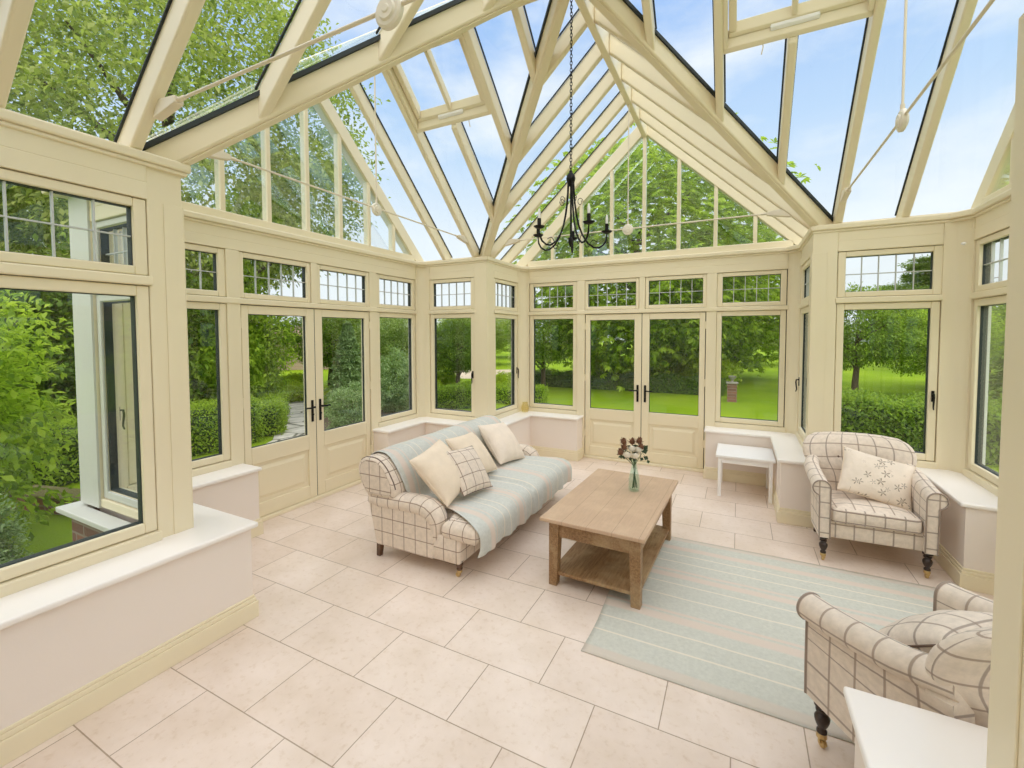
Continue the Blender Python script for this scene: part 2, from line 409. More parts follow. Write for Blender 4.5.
# ---- windows and doors
def ring(b, u0, u1, z0, z1, wu, wz, d0, d1):
    b.box(u0 - wu, u0, d0, d1, z0 - wz, z1 + wz); b.box(u1, u1 + wu, d0, d1, z0 - wz, z1 + wz)
    b.box(u0, u1, d0, d1, z0 - wz, z0); b.box(u0, u1, d0, d1, z1, z1 + wz)
def window(k, loc, rz, u0, u1, z0, z1, su, sz, label, lead=None, handle=None, rows=2, openable=True):
    """local x along the wall, local y outward"""
    root = empty(f'window_{nxt("w")}', world(k, *loc), rz + k * R90, label, 'window', kind=S)
    b = MB(); ring(b, u0, u1, z0, z1, su, sz, -.034, .03); b.build('sash_frame', M['frame'], root, bevel=.006)
    b = MB(); ring(b, u0 - su, u1 + su, z0 - sz, z1 + sz, .007, .007, -.012, .03); b.build('seal', M['seal'], root)
    b = MB(); ring(b, u0 + .003, u1 - .003, z0 + .003, z1 - .003, .007, .007, -.012, .0305); b.build('glazing_gasket', M['seal'], root)  # gasket deepened outward, its black painting shade over the outer reveal
    b = MB(); ring(b, u0 - .008, u1 + .008, z0 - .008, z1 + .008, su - .008, sz - .008, .031, .046); b.build('outer_sash', M['outer'], root, bevel=.004)
    b = MB(); b.box(u0, u1, -.004, .004, z0, z1); b.build('pane', M['glass'], root)
    if lead:
        b = MB(); w = .0036
        for i in range(1, lead):
            x = u0 + (u1 - u0) * i / lead; b.box(x - w, x + w, -.009, .009, z0, z1)
        for i in range(1, rows):
            z = z0 + (z1 - z0) * i / rows; b.box(u0, u1, -.0085, .0085, z - w, z + w)
        b.build('lead_bars', M['lead'], root)
    if handle is not None:
        x = (u0 - su / 2) if handle < 0 else (u1 + su / 2); zc = (z0 + z1) / 2 - .12
        hb = MB(); hb.box(x - .009, x + .009, -.042, -.034, zc - .045, zc + .045)
        hb.tube([(x, -.042, zc + .02), (x, -.062, zc + .02), (x, -.066, zc - .01), (x, -.058, zc - .085), (x, -.066, zc - .11)], [.007, .007, .0075, .006, .005])
        hb.build('handle', M['black'], root, smooth=50)
    return root
def door(k, loc, rz, side, label):
    """side -1/+1: leaf occupies u in side*[0.003,0.748]"""
    root = empty(f'door_{nxt("d")}', world(k, *loc), rz + k * R90, label, 'door', kind=S)
    def sb(b, a, c, y0, y1, z0, z1): b.box(min(side * a, side * c), max(side * a, side * c), y0, y1, z0, z1)
    lo, hi, zb, zt = .0035, .748, .036, 1.951
    b = MB(); sb(b, lo, D0, -.034, .03, zb, zt); sb(b, D1, hi, -.034, .03, zb, zt); sb(b, D0, D1, -.034, .03, DZ1, zt); sb(b, D0, D1, -.034, .03, .53, DZ0); sb(b, D0, D1, -.034, .03, zb, .165)
    b.build('door_frame', M['frame'], root, bevel=.005)
    b = MB(); sb(b, D0, D1, -.018, .02, .165, .53); b.build('panel', M['frame'], root)
    b = MB()      # raised field of the panel
    a, c, z0, z1 = D0 + .035, D1 - .035, .20, .495
    i = .03; P = lambda u, y, z: (side * u, y, z)
    b.add([P(a, -.018, z0), P(c, -.018, z0), P(c, -.018, z1), P(a, -.018, z1), P(a + i, -.031, z0 + i), P(c - i, -.031, z0 + i), P(c - i, -.031, z1 - i), P(a + i, -.031, z1 - i)],
          [(0, 1, 5, 4), (1, 2, 6, 5), (2, 3, 7, 6), (3, 0, 4, 7), (4, 5, 6, 7)])
    b.build('raised_panel', M['frame'], root)
    b = MB(); sb(b, D0, D1, -.004, .004, DZ0, DZ1); b.build('pane', M['glass'], root)
    b = MB(); ring(b, min(side * D0, side * D1) + .004, max(side * D0, side * D1) - .004, DZ0 + .004, DZ1 - .004, .012, .012, -.012, .012); b.build('glazing_gasket', M['seal'], root)
    b = MB(); sb(b, hi + .0005, hi + .008, -.012, .03, zb, zt + .003); sb(b, lo, hi, -.012, .03, zt + .0005, zt + .006)
    if side > 0: b.box(-.003, .003, -.03, .03, zb, zt)
    b.build('seal', M['seal'], root)
    x = side * .047; z = .935
    h = MB(); h.box(x - .014, x + .014, -.042, -.034, z - .125, z + .095); h.build('back_plate', M['black'], root, bevel=.005)
    h = MB(); h.tube([(x, -.042, z + .025), (x, -.075, z + .025)], .009); h.tube([(x - side * .004, -.075, z + .025), (x + side * .05, -.078, z + .022), (x + side * .09, -.075, z + .026), (x + side * .1, -.072, z + .014)], [.010, .008, .008, .005])
    h.sphere((x, -.046, z - .05), .012, 8); h.build('handle', M['black'], root, smooth=60)
    h = MB()
    for zz in (.3, 1.05, 1.75): h.tube([(side * .752, -.038, zz), (side * .752, -.038, zz + .09)], .008)
    h.build('hinge', M['frame'], root)
    return root

# ---- timber frame of an end wall, per arm
def beam_run(b, u0, u1):
    b.box(u0, u1, -.045, .06, 2.412, 2.500); b.box(u0, u1, -.040, .06, 2.500, 2.606)
end_lbl = {0: 'far wall facing the lawn', 1: 'left wall facing the garden path', 3: 'right wall behind the near armchair'}
for k in (0, 1, 3):
    t = empty(f'trim_{nxt("t")}', world(k, 0, EE), k * R90, f'cream timber post and rail framing of the {end_lbl[k]}', 'window framing', kind=S)
    for u0, u1 in ((-.871, -.757), (.757, .871)):
        b = MB(); b.box(u0, u1, -.045, .06, 0, 2.412); b.build('mullion', M['frame'], t, bevel=.006)
    b = MB(); b.box(-.036, .036, -.045, .06, 2.005, 2.412); b.build('mullion', M['frame'], t, bevel=.006)
    for u0, u1 in ((-1.59, -.871), (-.757, -.036), (.036, .757), (.871, 1.59)):
        pass
    b = MB(); b.box(-1.6, 1.6, -.055, .06, 1.958, 2.008); b.build('transom_rail', M['frame'], t, bevel=.008)
    b = MB(); beam_run(b, -1.5875, 1.5875); b.build('head_beam', M['frame'], t, bevel=.004)
    for u0, u1 in ((-1.6, -.871), (.871, 1.6)):
        b = MB(); b.box(u0, u1, -.055, .06, .572, .628); b.build('sill_rail', M['frame'], t, bevel=.006)
    b = MB(); b.box(-.757, .757, -.07, .08, 0, .033); b.build('threshold', M['frame'], t, bevel=.006)
    nm = {0: 'far', 1: 'left', 3: 'right'}[k]
    what = {0: 'onto the lawn', 1: 'onto the garden path', 3: 'behind the near armchair'}[k]
    sd = {0: ('left', 'right'), 1: ('nearer', 'farther'), 3: ('farther', 'nearer')}[k]
    door(k, (0, EE), 0, -1, f'{sd[0]} half-glazed cream French door leaf of the {nm} wall, opening {what}')
    door(k, (0, EE), 0, +1, f'{sd[1]} half-glazed cream French door leaf of the {nm} wall, opening {what}')
    for s in (-1, 1):
        i = 0 if s < 0 else 1
        window(k, (0, EE), 0, *sorted((s * W0, s * W1)), Z4, Z3, .055, .055, f'tall clear side window on the {sd[i]} side of the {nm} wall French doors')
        window(k, (0, EE), 0, *sorted((s * .9302, s * 1.5226)), Z2, Z1, .058, .045, f'leaded toplight above the {sd[i]} side window of the {nm} wall', 5)
        window(k, (0, EE), 0, *sorted((s * .080, s * .7165)), Z2, Z1, .040, .045, f'leaded toplight above the {sd[i]} French door leaf of the {nm} wall', 5)

# ---- returns: (arm, side) -> the short side walls of each arm
ret_lbl = {(0, -1): 'short return wall left of the far doors', (0, 1): 'short return wall right of the far doors', (1, 1): 'short return wall behind the sofa', (1, -1): 'outer return seen through the near left window',
           (3, -1): 'return wall behind the armchair with the sprigged cushion', (3, 1): 'return wall behind the near armchair'}
def local_ret(s): return ((s * H, 0), R90 if s < 0 else -R90)      # local x = +y for the left, -y for the right
for (k, s), lb in ret_lbl.items():
    loc, rz = local_ret(s); sg = 1 if s < 0 else -1
    t = empty(f'trim_{nxt("t")}', world(k, *loc), rz + k * R90, f'cream timber rails and head beam of the {lb}', 'window framing', kind=S)
    def U(a, c): return sorted((sg * (H + a), sg * (H + c)))
    b = MB(); b.box(*U(.13, .85), -.055, .06, 1.958, 2.008); b.build('transom_rail', M['frame'], t, bevel=.008)
    b = MB(); beam_run(b, *U(.1405, A - .1875)); b.build('head_beam', M['frame'], t, bevel=.004)
    b = MB(); b.box(*U(.13, .85), -.055, .06, .572, .628); b.build('sill_rail', M['frame'], t, bevel=.006)
    hs = {(0, -1): 1, (1, 1): 1, (3, -1): 1, (0, 1): -1}.get((k, s), 1)
    window(k, loc, rz, *U(.1995, .782), Z4, Z3, .055, .055, f'tall casement window in the {lb}', handle=hs)
    window(k, loc, rz, *U(.2023, .787), Z2, Z1, .057, .045, f'leaded toplight above the casement in the {lb}', 5)

# ---- corner posts (four, at the inner corners of the cross) and arm corner posts
pl = {0: 'behind the sofa', 1: 'beside the near left window', 2: 'close to the camera on the right', 3: 'beside the armchair with the sprigged cushion'}
for k in range(4):
    r = empty(f'trim_{nxt("t")}', (0, 0, 0), k * R90, f'square cream corner post {pl[k]}', 'corner post', kind=S)
    i, o, l = .030 if k == 1 else .045, .06, .14
    x, y = (-H if k != 2 else -H + .020), H
    b = MB(); b.prism([(x + i, y - i, .57), (x + i, y + l, .57), (x - o, y + l, .57), (x - o, y + o, .57), (x - l, y + o, .57), (x - l, y - i, .57)], (0, 0, 2.036)); b.build('post', M['frame'], r, bevel=.005)
    g = MB()      # cover battens either side of the grooves
    g.box(x + i, x + i + .006, y - i - .006, y + .065, .575, 2.412); g.box(x - .065, x + i, y - i - .006, y - i, .575, 2.412); g.build('cover_batten', M['frame'], r, bevel=.002)
    b = MB(); b.prism([(x - o, y + l, .2), (x - o - .012, y + l, .2), (x - o - .012, y + o + .012, .2), (x - l, y + o + .012, .2), (x - l, y + o, .2), (x - o, y + o, .2)], (0, 0, 2.4)); b.build('outer_facing', M['outer'], r)
cl = {(0, -1): 'left inner corner of the far wall', (0, 1): 'right inner corner of the far wall', (1, 1): 'corner at the far end of the left wall', (1, -1): 'corner at the near end of the left wall',
      (3, -1): 'corner between the armchair and the right wall', (3, 1): 'corner behind the near armchair'}
for (k, s), lb in cl.items():
    r = empty(f'trim_{nxt("t")}', (0, 0, 0), k * R90, f'splayed cream post in the {lb}', 'corner post', kind=S)
    P = lambda dx, dy: (s * (H + dx), EE + dy, .57)
    b = MB(); b.prism([P(.06, -.187), P(-.045, -.187), P(-.045, -.115), P(-.065, -.090), P(-.090, -.065), P(-.115, -.045), (s * 1.588, EE - .045, .57), (s * 1.588, EE + .06, .57), P(.06, .06)], (0, 0, 2.036))
    b.build('post', M['frame'], r, smooth=40)
    b = MB(); b.prism([P(.06, -.187), P(.06, .06), (s * 1.588, EE + .06, .57), (s * 1.588, EE + .072, .57), P(.072, .072), P(.072, -.187)], (0, 0, 2.036)); b.build('outer_facing', M['outer'], r)

# ---- cornice ledge
def ledge_poly(off, out):
    a, h = H - off, H + out
    return [(-a, a), (-a, EE - off - .10), (-a + .10, EE - off), (a - .10, EE - off), (a, EE - off - .10), (a, a), (h, h), (h, EE + out), (-h, EE + out), (-h, h)]
for k in (0, 1, 3):
    r = empty(f'trim_{nxt("t")}', (0, 0, 0), k * R90, f'cream cornice ledge under the {SIDE[k]} gable', 'cornice', kind=S)
    b = MB(); b.prism([(x, y, 2.606) for x, y in ledge_poly(.068, .17)], (0, 0, .049)); b.build('shelf', M['frame'], r, bevel=.01)
    b = MB(); b.prism([(x, y, 2.585) for x, y in ledge_poly(.054, .0)], (0, 0, .021)); b.build('moulding', M['frame'], r, bevel=.008)
for s in (-1, 1):
    r = empty(f'trim_{nxt("t")}', (0, 0, 0), 2 * R90, f'cream cornice ledge above the near {"right" if s < 0 else "left"} window', 'cornice', kind=S)
    for off, out, z, h, bv, nm in ((.068, .17, 2.606, .049, .01, 'shelf'), (.054, 0, 2.585, .021, .008, 'moulding')):
        b = MB(); a, o = H - off, H + out
        b.prism([(s * a, a, z), (s * a, NEAR, z), (s * o, NEAR, z), (s * o, o, z)], (0, 0, h)); b.build(nm, M['frame'], r, bevel=bv)

# ---- near arm side walls with the big windows
for s, nm in ((-1, 'right'), (1, 'left')):       # arm 2 is turned half round: local +x is the left of the photo
    loc, rz = local_ret(s); sg = 1 if s < 0 else -1
    t = empty(f'trim_{nxt("t")}', world(2, *loc), rz + 2 * R90, f'cream timber rails and head beam of the near {nm} wall', 'window framing', kind=S)
    def U(a, c): return sorted((sg * (H + a), sg * (H + c)))
    L = NEAR - H
    b = MB(); b.box(*U(.13, L), -.055, .06, 1.958, 2.008); b.build('transom_rail', M['frame'], t, bevel=.008)
    b = MB(); beam_run(b, *U(.1405, L)); b.build('head_beam', M['frame'], t, bevel=.004)
    b = MB(); b.box(*U(.13, L), -.055, .06, .572, .628); b.build('sill_rail', M['frame'], t, bevel=.006)
    for a, c in ((1.46, 1.58), (2.74, L)):
        b = MB(); b.box(*U(a, c), -.045, .06, .572, 2.412); b.build('mullion', M['frame'], t, bevel=.006)
    for a, c, w in ((.1995, 1.40, 'first'), (1.64, 2.68, 'second')):
        where = 'beside the corner post' if w == 'first' else 'next to the house'
        window(2, loc, rz, *U(a, c), Z4, Z3, .055, .055, f'large fixed window in the near {nm} wall {where}')
        window(2, loc, rz, *U(a + .003, c - .003), Z2, Z1, .057, .045, f'leaded toplight over the near {nm} window {where}', 8 if w == 'first' else 7)

# ---- dwarf walls, sills and baseboards (one L-shaped run per inner corner)
def run_poly(k, o, q, bb):
    e0 = NEAR if k == 2 else None; e1 = NEAR if k == 1 else None
    o2 = o - .045 if k == 1 else o      # measured: the near left run is a touch shorter
    P = ([(-bb - .03, EE - o - .024), (-H + o2, EE - o - .024)] if k == 3 else [(-bb, EE - o), (-H + o2, EE - o)]) if e0 is None else [(-H + o, NEAR)]
    P += [(-H + o2, H - o)] if k != 2 else [(-H + o2 + .010, H - o - .010)]
    P += [(-EE + o, H - o), (-EE + o, bb), (-EE - q, bb), (-EE - q, H + q)] if e1 is None else [(-NEAR, H - o), (-NEAR, H + q)]
    P += [(-H - q, H + q)]
    P += [(-H - q, EE + q), (-bb, EE + q)] if e0 is None else [(-H - q, NEAR)]
    return P
wl = {0: ('wall_far_left', 'behind the sofa'), 1: ('wall_near_left', 'under the near left window'), 2: ('wall_near_right', 'beside the near armchair'), 3: ('wall_far_right', 'behind the white table and armchair')}
for k in range(4):
    nm, lb = wl[k]
    r = empty(nm, (0, 0, 0), k * R90, f'low white plastered wall with a cream window board {lb}', 'wall', kind=S)
    b = MB(); b.prism([(x, y, 0) for x, y in run_poly(k, WF, 0, .785)], (0, 0, SZ0)); b.build('plaster_face', M['plaster'], r)
    b = MB(); b.prism([(x, y, SZ0) for x, y in run_poly(k, SF, .02, .768)], (0, 0, SZ1 - SZ0)); b.build('window_board', M['sill'], r, bevel=.010, seg=3)
    b = MB(); b.prism([(x, y, -.2) for x, y in run_poly(k, -.001, .11, .80)], (0, 0, .2 + SZ0 - .03)); b.build('outer_brickwork', M['brick'], r, uvbox=True)
    b = MB(); b.prism([(x, y, SZ0 - .03) for x, y in run_poly(k, -.02, .17, .80)], (0, 0, .035)); b.build('outer_sill', M['outer'], r, bevel=.006)
    r = empty(f'baseboard_{nm[5:]}', (0, 0, 0), k * R90, f'moulded cream skirting board along the low wall {lb}', 'skirting board', kind=S)
    b = MB(); b.prism([(x, y, 0) for x, y in run_poly(k, WF + .022, -.02, .765)], (0, 0, .098)); b.build('board', M['frame'], r, bevel=.003)
    b = MB(); b.prism([(x, y, .098) for x, y in run_poly(k, WF + .014, -.02, .772)], (0, 0, .022)); b.prism([(x, y, .120) for x, y in run_poly(k, WF + .008, -.02, .778)], (0, 0, .016)); b.build('moulding', M['frame'], r, bevel=.004)
# house wall behind the camera
b = MB(); b.box(-H - .6, H + .6, -NEAR - .2, -NEAR, -.2, 5.2); tag(b.build('wall_house', M['plaster']), 'plain plastered house wall closing the near end of the sunroom', 'wall', kind=S)

# ================================================================== ROOF
def slope(s):
    return lambda c, y, h=0: (s * c, y, RZ - SL * c + h)
CE = 1.86
arm_lbl = {0: 'far arm', 1: 'left arm', 2: 'near arm', 3: 'right arm'}
half_lbl = {(0, -1): 'left half', (0, 1): 'right half', (1, 1): 'garden half', (1, -1): 'house half', (3, -1): 'garden half', (3, 1): 'house half', (2, 1): 'left half', (2, -1): 'right half'}
VENTS = {(1, 1), (3, -1)}
def sbox(b, s, c0, c1, y0, y1, h0, h1):
    f = slope(s)
    b.add([f(c0, y0, h0), f(c1, y0, h0), f(c1, y1, h0), f(c0, y1, h0), f(c0, y0, h1), f(c1, y0, h1), f(c1, y1, h1), f(c0, y1, h1)],
          [(0, 3, 2, 1), (4, 5, 6, 7), (0, 1, 5, 4), (1, 2, 6, 5), (2, 3, 7, 6), (3, 0, 4, 7)])
for k in range(4):
    ys = list(YR) if k != 2 else [.48, .95, 1.425, 1.92, 2.41, 2.85, 3.32, 3.79, 4.26]
    yend = NEAR if k == 2 else GP + .1
    for s in (-1, 1):
        f = slope(s); root = empty('roof_slope', (0, 0, 0), k * R90, f'glazed cream-raftered roof slope over the {half_lbl[(k, s)]} of the {arm_lbl[k]}', 'roof', kind=S)
        vent = (k, s) in VENTS
        hw = .029
        for y in ys:
            c0 = .57 if (vent and y == 1.41) else .03
            b = MB()
            if y < 1.80:
                c1 = y - .03
                prof = [f(c0, y - hw), f(c1, y - hw), f(c1, y - hw, RD), f(c0, y - hw, RD)]
            else:
                prof = [f(c0, y - hw), f(1.686, y - hw), (s * CE, y - hw, 2.655), f(CE, y - hw, RD + .02), f(c0, y - hw, RD)]
            b.prism(prof, (0, 2 * hw, 0)); rf = b.build('rafter', M['frame'], root, bevel=.013, seg=3)
            g = MB(); ce = c1 if y < 1.8 else 1.82
            for e in (-1, 1):
                yy = y + e * (hw + .006); sbox(g, s, c0, ce, yy - .006, yy + .006, RD - .008, RD + .003)
            g.build('gasket', M['seal'], rf)
        # panes
        yb = [0.02] + ys + [yend]
        for a, c in zip(yb[:-1], yb[1:]):
            ct = .56 if (vent and .9 < a < 1.8) else .02
            pts = [(ct, a)]
            if a > ct: pts.append((min(a, CE), a))
            if a < CE < c: pts.append((CE, CE))
            pts += [(min(c, CE), c), (ct, c)]
            b = MB(); b.prism([f(cc, yy, RD + .004) for cc, yy in pts], (0, 0, .012)); b.build('roof_pane', M['roofglass'], root)
        # eaves board
        y0 = H - .03
        b = MB(); b.add([f(1.60, y0, RD - .01), f(1.60, yend, RD - .01), f(1.60, yend, RD), f(1.60, y0, RD)], [(0, 1, 2, 3)])
        b = MB(); b.prism([(s * 1.76, max(y0, 1.76), 2.655), (s * 1.90, max(y0, 1.9), 2.655), (s * 1.90, yend, 2.655), (s * 1.76, yend, 2.655)], (0, 0, .022)); b.build('eaves_board', M['frame'], root)
        if vent:
            nmx = 'left' if k == 1 else 'right'
            v = empty(f'window_{nxt("w")}', (0, 0, 0), k * R90, f'opening roof vent with two panes high in the {nmx} roof slope', 'roof window', kind=S)
            y0, y1 = .945 + hw, 1.875 - hw
            b = MB(); sbox(b, s, .540, .566, y0, y1, 0.03, .16); sbox(b, s, .045, .085, y0, y1, .0, .19); sbox(b, s, .085, .535, y0, y0 + .03, .02, .19); sbox(b, s, .085, .535, y1 - .03, y1, .02, .19)
            b.build('outer_frame', M['frame'], v, bevel=.006)
            a0, a1 = y0 + .036, y1 - .036
            b = MB(); w = .05
            sbox(b, s, .091, .091 + w * .7, a0, a1, .09, .20); sbox(b, s, .515, .535, a0, a1, .09, .17); sbox(b, s, .12, .51, a0, a0 + w, .09, .20); sbox(b, s, .12, .51, a1 - w, a1, .09, .20)
            b.build('sash', M['frame'], v, bevel=.006)
            b = MB(); sbox(b, s, .12, .51, 1.41 - .018, 1.41 + .018, .09, .19); b.build('glazing_bar', M['frame'], v, bevel=.005)
            for p0, p1 in ((a0 + w, 1.392), (1.428, a1 - w)):
                b = MB(); sbox(b, s, .125, .516, p0, p1, .165, .172); b.build('pane', M['roofglass'], v)
            b = MB(); sbox(b, s, .520, .538, 1.27, 1.56, .065, .09); b.build('chain_winder', M['white'], v, bevel=.006)
            b = MB(); p = Vector(f(.555, 1.22, .06)); b.tube([p + Vector((0, 0, .05)), p, p + Vector((s * .015, .01, -.05)), p + Vector((s * .02, 0, -.10))], .004); b.build('winder_cord', M['cord'], v)
# ridges and valleys
for nm, p, q, lb in (('ridge_beam', (0, -NEAR, RZ - .05), (0, GP + .1, RZ - .05), 'cream ridge beam running from the house to the far gable'), ('ridge_beam', (-GP - .1, 0, RZ - .051), (GP + .1, 0, RZ - .051), 'cream ridge beam crossing from the left gable to the right gable')):
    b = MB(); b.bar(p, q, .062, .23); tag(b.build(nm, M['frame'], bevel=.01), lb, 'ridge beam', kind=S)
vl = {0: 'rising from the corner post behind the sofa', 1: 'rising from the post beside the near left window', 2: 'rising from the near right post by the camera', 3: 'rising from the post beside the armchair with the sprigged cushion'}
for k in range(4):
    r = empty('valley_beam', (0, 0, 0), k * R90, f'deep cream diagonal valley beam {vl[k]}', 'roof beam', kind=S)
    p, q = Vector((-1.84, 1.84, RZ - SL * 1.84)), Vector((-.02, .02, RZ - SL * .02))
    b = MB(); b.bar(p, q, .092, .182, off=.010); b.build('beam', M['frame'], r, bevel=.012)
    b = MB(); b.bar(p, q, .060, .014, off=-.003); b.build('bottom_bead', M['frame'], r, bevel=.006)
    g = MB(); d = Vector((1, 1, 0)).normalized()
    for e in (-1, 1): g.bar(p + d * e * .053, q + d * e * .053, .018, .030, off=RD - .026)
    g.build('gasket', M['seal'], r)
# gables
for k in (0, 1, 3):
    r = empty('gable_window', (0, 0, 0), k * R90, f'triangular eight-light glazed gable above the {end_lbl[k]}', 'gable window', kind=S)
    zb = 2.738; y0, y1 = GP - .05, GP + .05; zt = lambda x: RZ - .005 - SL * abs(x)
    b = MB(); b.box(-1.64, 1.64, y0, y1, 2.65, zb); b.build('bottom_rail', M['frame'], r, bevel=.008)
    for i in range(-3, 4):
        x = .42 * i; w = .021
        b = MB(); b.prism([(x - w, y0 + .01, zb - .02), (x + w, y0 + .01, zb - .02), (x + w, y0 + .01, zt(x + w) + .03), (x, y0 + .01, zt(x) + .05), (x - w, y0 + .01, zt(x - w) + .03)], (0, .08, 0)); b.build('mullion', M['frame'], r, bevel=.005)
    for s in (-1, 1):
        b = MB(); f = lambda c, h: (s * c, y0, RZ - SL * c + h)
        b.prism([f(0, 0), f(1.672, 0), (s * 1.672, y0, 2.6), (s * 1.88, y0, 2.6), f(1.88, RD + .01), f(0, RD + .01)], (0, .13, 0)); b.build('gable_rafter', M['frame'], r, bevel=.006)
    xs = [-1.65] + [.42 * i for i in range(-3, 4)] + [1.65]
    for a, c in zip(xs[:-1], xs[1:]):
        b = MB(); b.prism([(a, GP - .025, zb - .01), (c, GP - .025, zb - .01), (c, GP - .025, max(zt(c) + .02, zb)), (a, GP - .025, max(zt(a) + .02, zb))], (0, .008, 0)); b.build('pane', M['gableglass'], r)

# tie rods
tl = {0: 'far arm', 1: 'left arm', 2: 'near arm overhead', 3: 'right arm'}
for k in range(4):
    t = empty('tie_rod', world(k, 0, 1.895 if k == 2 else 1.875, 2.835 if k == 2 else 2.85), k * R90, f'cream steel tie rod with centre rosette spanning the {tl[k]} of the roof', 'tie rod', 'roof tie rods')
    b = MB(); b.tube([(-1.40, 0, 0), (1.40, 0, 0)], .0075); b.build('rod', M['cord'], t, smooth=60)
    for s in (-1, 1):
        b = MB(); b.prism([(s * 1.53, -.022, -.055), (s * 1.49, -.022, .03), (s * 1.33, -.022, .015), (s * 1.33, -.022, -.02)], (0, .044, 0)); b.tube([(s * 1.36, 0, 0), (s * 1.28, 0, 0)], .012); b.build('bracket', M['cord'], t, bevel=.005)
    b = MB(); b.lathe([(.012, -.026), (.016, -.022), (.032, -.022), (.037, -.014), (.050, -.014), (.058, -.008), (.058, .008), (.050, .014), (.037, .014), (.032, .022), (.016, .022), (.012, .026)], (0, 0, -.01), 28, 'y'); b.build('rosette', M['ivory'], t, smooth=35)
    b = MB(); b.tube([(0, 0, .03), (0, 0, RZ - .05 - 2.85)], .0065); b.tube([(0, 0, .035), (0, 0, .075)], .011); b.build('hanger_rod', M['cord'], t, smooth=60)

# ================================================================== FURNITURE
def weld(o, d=1e-5):
    import bmesh
    bm = bmesh.new(); bm.from_mesh(o.data); bmesh.ops.remove_doubles(bm, verts=bm.verts[:], dist=d); bmesh.ops.recalc_face_normals(bm, faces=bm.faces[:]); bm.to_mesh(o.data); bm.free()
def sg(x, p): return math.copysign(abs(x) ** p, x)
def roundpoly(pts, r, seg=6):
    out = []; n = len(pts)
    for i in range(n):
        p0, p1, p2 = (Vector(pts[(i + d) % n]) for d in (-1, 0, 1))
        a = (p0 - p1).normalized(); b_ = (p2 - p1).normalized()
        rr = min(r, (p0 - p1).length * .45, (p2 - p1).length * .45)
        s, e = p1 + a * rr, p1 + b_ * rr
        for j in range(seg + 1):
            t = j / seg; out.append(s * (1 - t) ** 2 + p1 * 2 * t * (1 - t) + e * t * t)
    return out
def densify(pts, d):
    out = []; n = len(pts)
    for i in range(n):
        a, b_ = Vector(pts[i]), Vector(pts[(i + 1) % n]); k = max(1, int((b_ - a).length / d))
        out += [a.lerp(b_, j / k) for j in range(k)]
    return out
def slab(outline, z0, z1, r, puff=0, rp=.03, prof=8, taper=0):
    """cushion or upholstered block with a 2-D outline"""
    pts = densify(roundpoly(outline, rp), .05); n = len(pts)
    area = sum(pts[i].x * pts[(i + 1) % n].y - pts[(i + 1) % n].x * pts[i].y for i in range(n)); sgn = 1 if area > 0 else -1
    nr = []
    for i in range(n):
        t = (pts[(i + 1) % n] - pts[i - 1]).normalized(); nr.append(Vector((t.y, -t.x)) * sgn)
    b = MB(); rings = []
    hz = (z1 - z0) / 2; zc = (z0 + z1) / 2; rr = min(r, hz)
    for j in range(prof + 1):
        a = -PI / 2 + PI * j / prof
        rings.append((rr * (1 - math.cos(a)), zc + (hz - rr) * (1 if a > 1e-6 else -1 if a < -1e-6 else 0) + rr * math.sin(a)))
    P = [[(pts[i].x - nr[i].x * ins, pts[i].y - nr[i].y * ins, z) for i in range(n)] for ins, z in rings]
    o = b.grid(np.array(P), closev=True)
    c = sum(pts, Vector((0, 0))) / n
    def lid(ring, z, zp, rev):
        lev = [ring]
        for k_, f in enumerate((.75, .45, .15)):
            lev.append(len(b.v)); 
            zz = z + zp * (1 - f * f)
            b.v += [(c.x + (b.v[ring + i][0] - c.x) * f, c.y + (b.v[ring + i][1] - c.y) * f, zz) for i in range(n)]
        for a_, b2 in zip(lev[:-1], lev[1:]):
            b.f += [(a_ + i, a_ + (i + 1) % n, b2 + (i + 1) % n, b2 + i) for i in range(n)]
        b.f.append(tuple(lev[-1] + i for i in range(n)))
    lid(o + prof * n, rings[-1][1], puff, False); lid(o, rings[0][1], 0, True)
    return b
def sweep_rings(rings, closed_cap=True):
    """rings: list of equal length closed loops"""
    b = MB(); P = np.array(rings, float); o = b.grid(P, closev=True); n = P.shape[1]; k = P.shape[0]
    if closed_cap: b.f.append(tuple(o + i for i in range(n))); b.f.append(tuple(o + (k - 1) * n + i for i in range(n)))
    return b
def pillow(name, c, e1, e2, wd, ht, th, material, label, cat='cushion', group=None, piping=None, n=22, pinch=.05, sag=.0):
    c, e1 = Vector(c), Vector(e1).normalized(); e2 = Vector(e2); e2 = (e2 - e1 * e2.dot(e1)).normalized(); nz = e1.cross(e2)
    root = empty(name, c, 0, label, cat, group)
    def pt(u, v_, s):
        x = wd / 2 * u * (1 - pinch * (1 - v_ * v_)); y = ht / 2 * v_ * (1 - pinch * (1 - u * u))
        t = th / 2 * (max(0, (1 - u ** 2) * (1 - v_ ** 2))) ** .42
        wr = .004 * math.sin(7 * u + 3 * v_ + c.x * 9) * math.cos(5 * v_ - 2 * u + c.y * 7) * (1 - u * u) * (1 - v_ * v_)
        t = t + wr
        z = s * t - sag * (1 - v_) * .5 * (1 - u * u)
        return e1 * x + e2 * y + nz * z
    g = [math.sin(PI / 2 * (-1 + 2 * i / n)) for i in range(n + 1)]
    b = MB()
    for s in (1, -1): b.grid(np.array([[pt(u, v_, s) for v_ in g] for u in g]), uoff=.05, voff=.05)
    f = b.build('cover', material, root, smooth=80)
    # keep UVs: weld only positions
    if piping:
        loop = [pt(u, -1, 0) for u in g] + [pt(1, v_, 0) for v_ in g[1:]] + [pt(u, 1, 0) for u in g[::-1][1:]] + [pt(-1, v_, 0) for v_ in g[::-1][1:]]
        p = MB(); p.tube(loop, .0045, 6, cap=False); p.build('piping', piping, root, smooth=70)
    return root

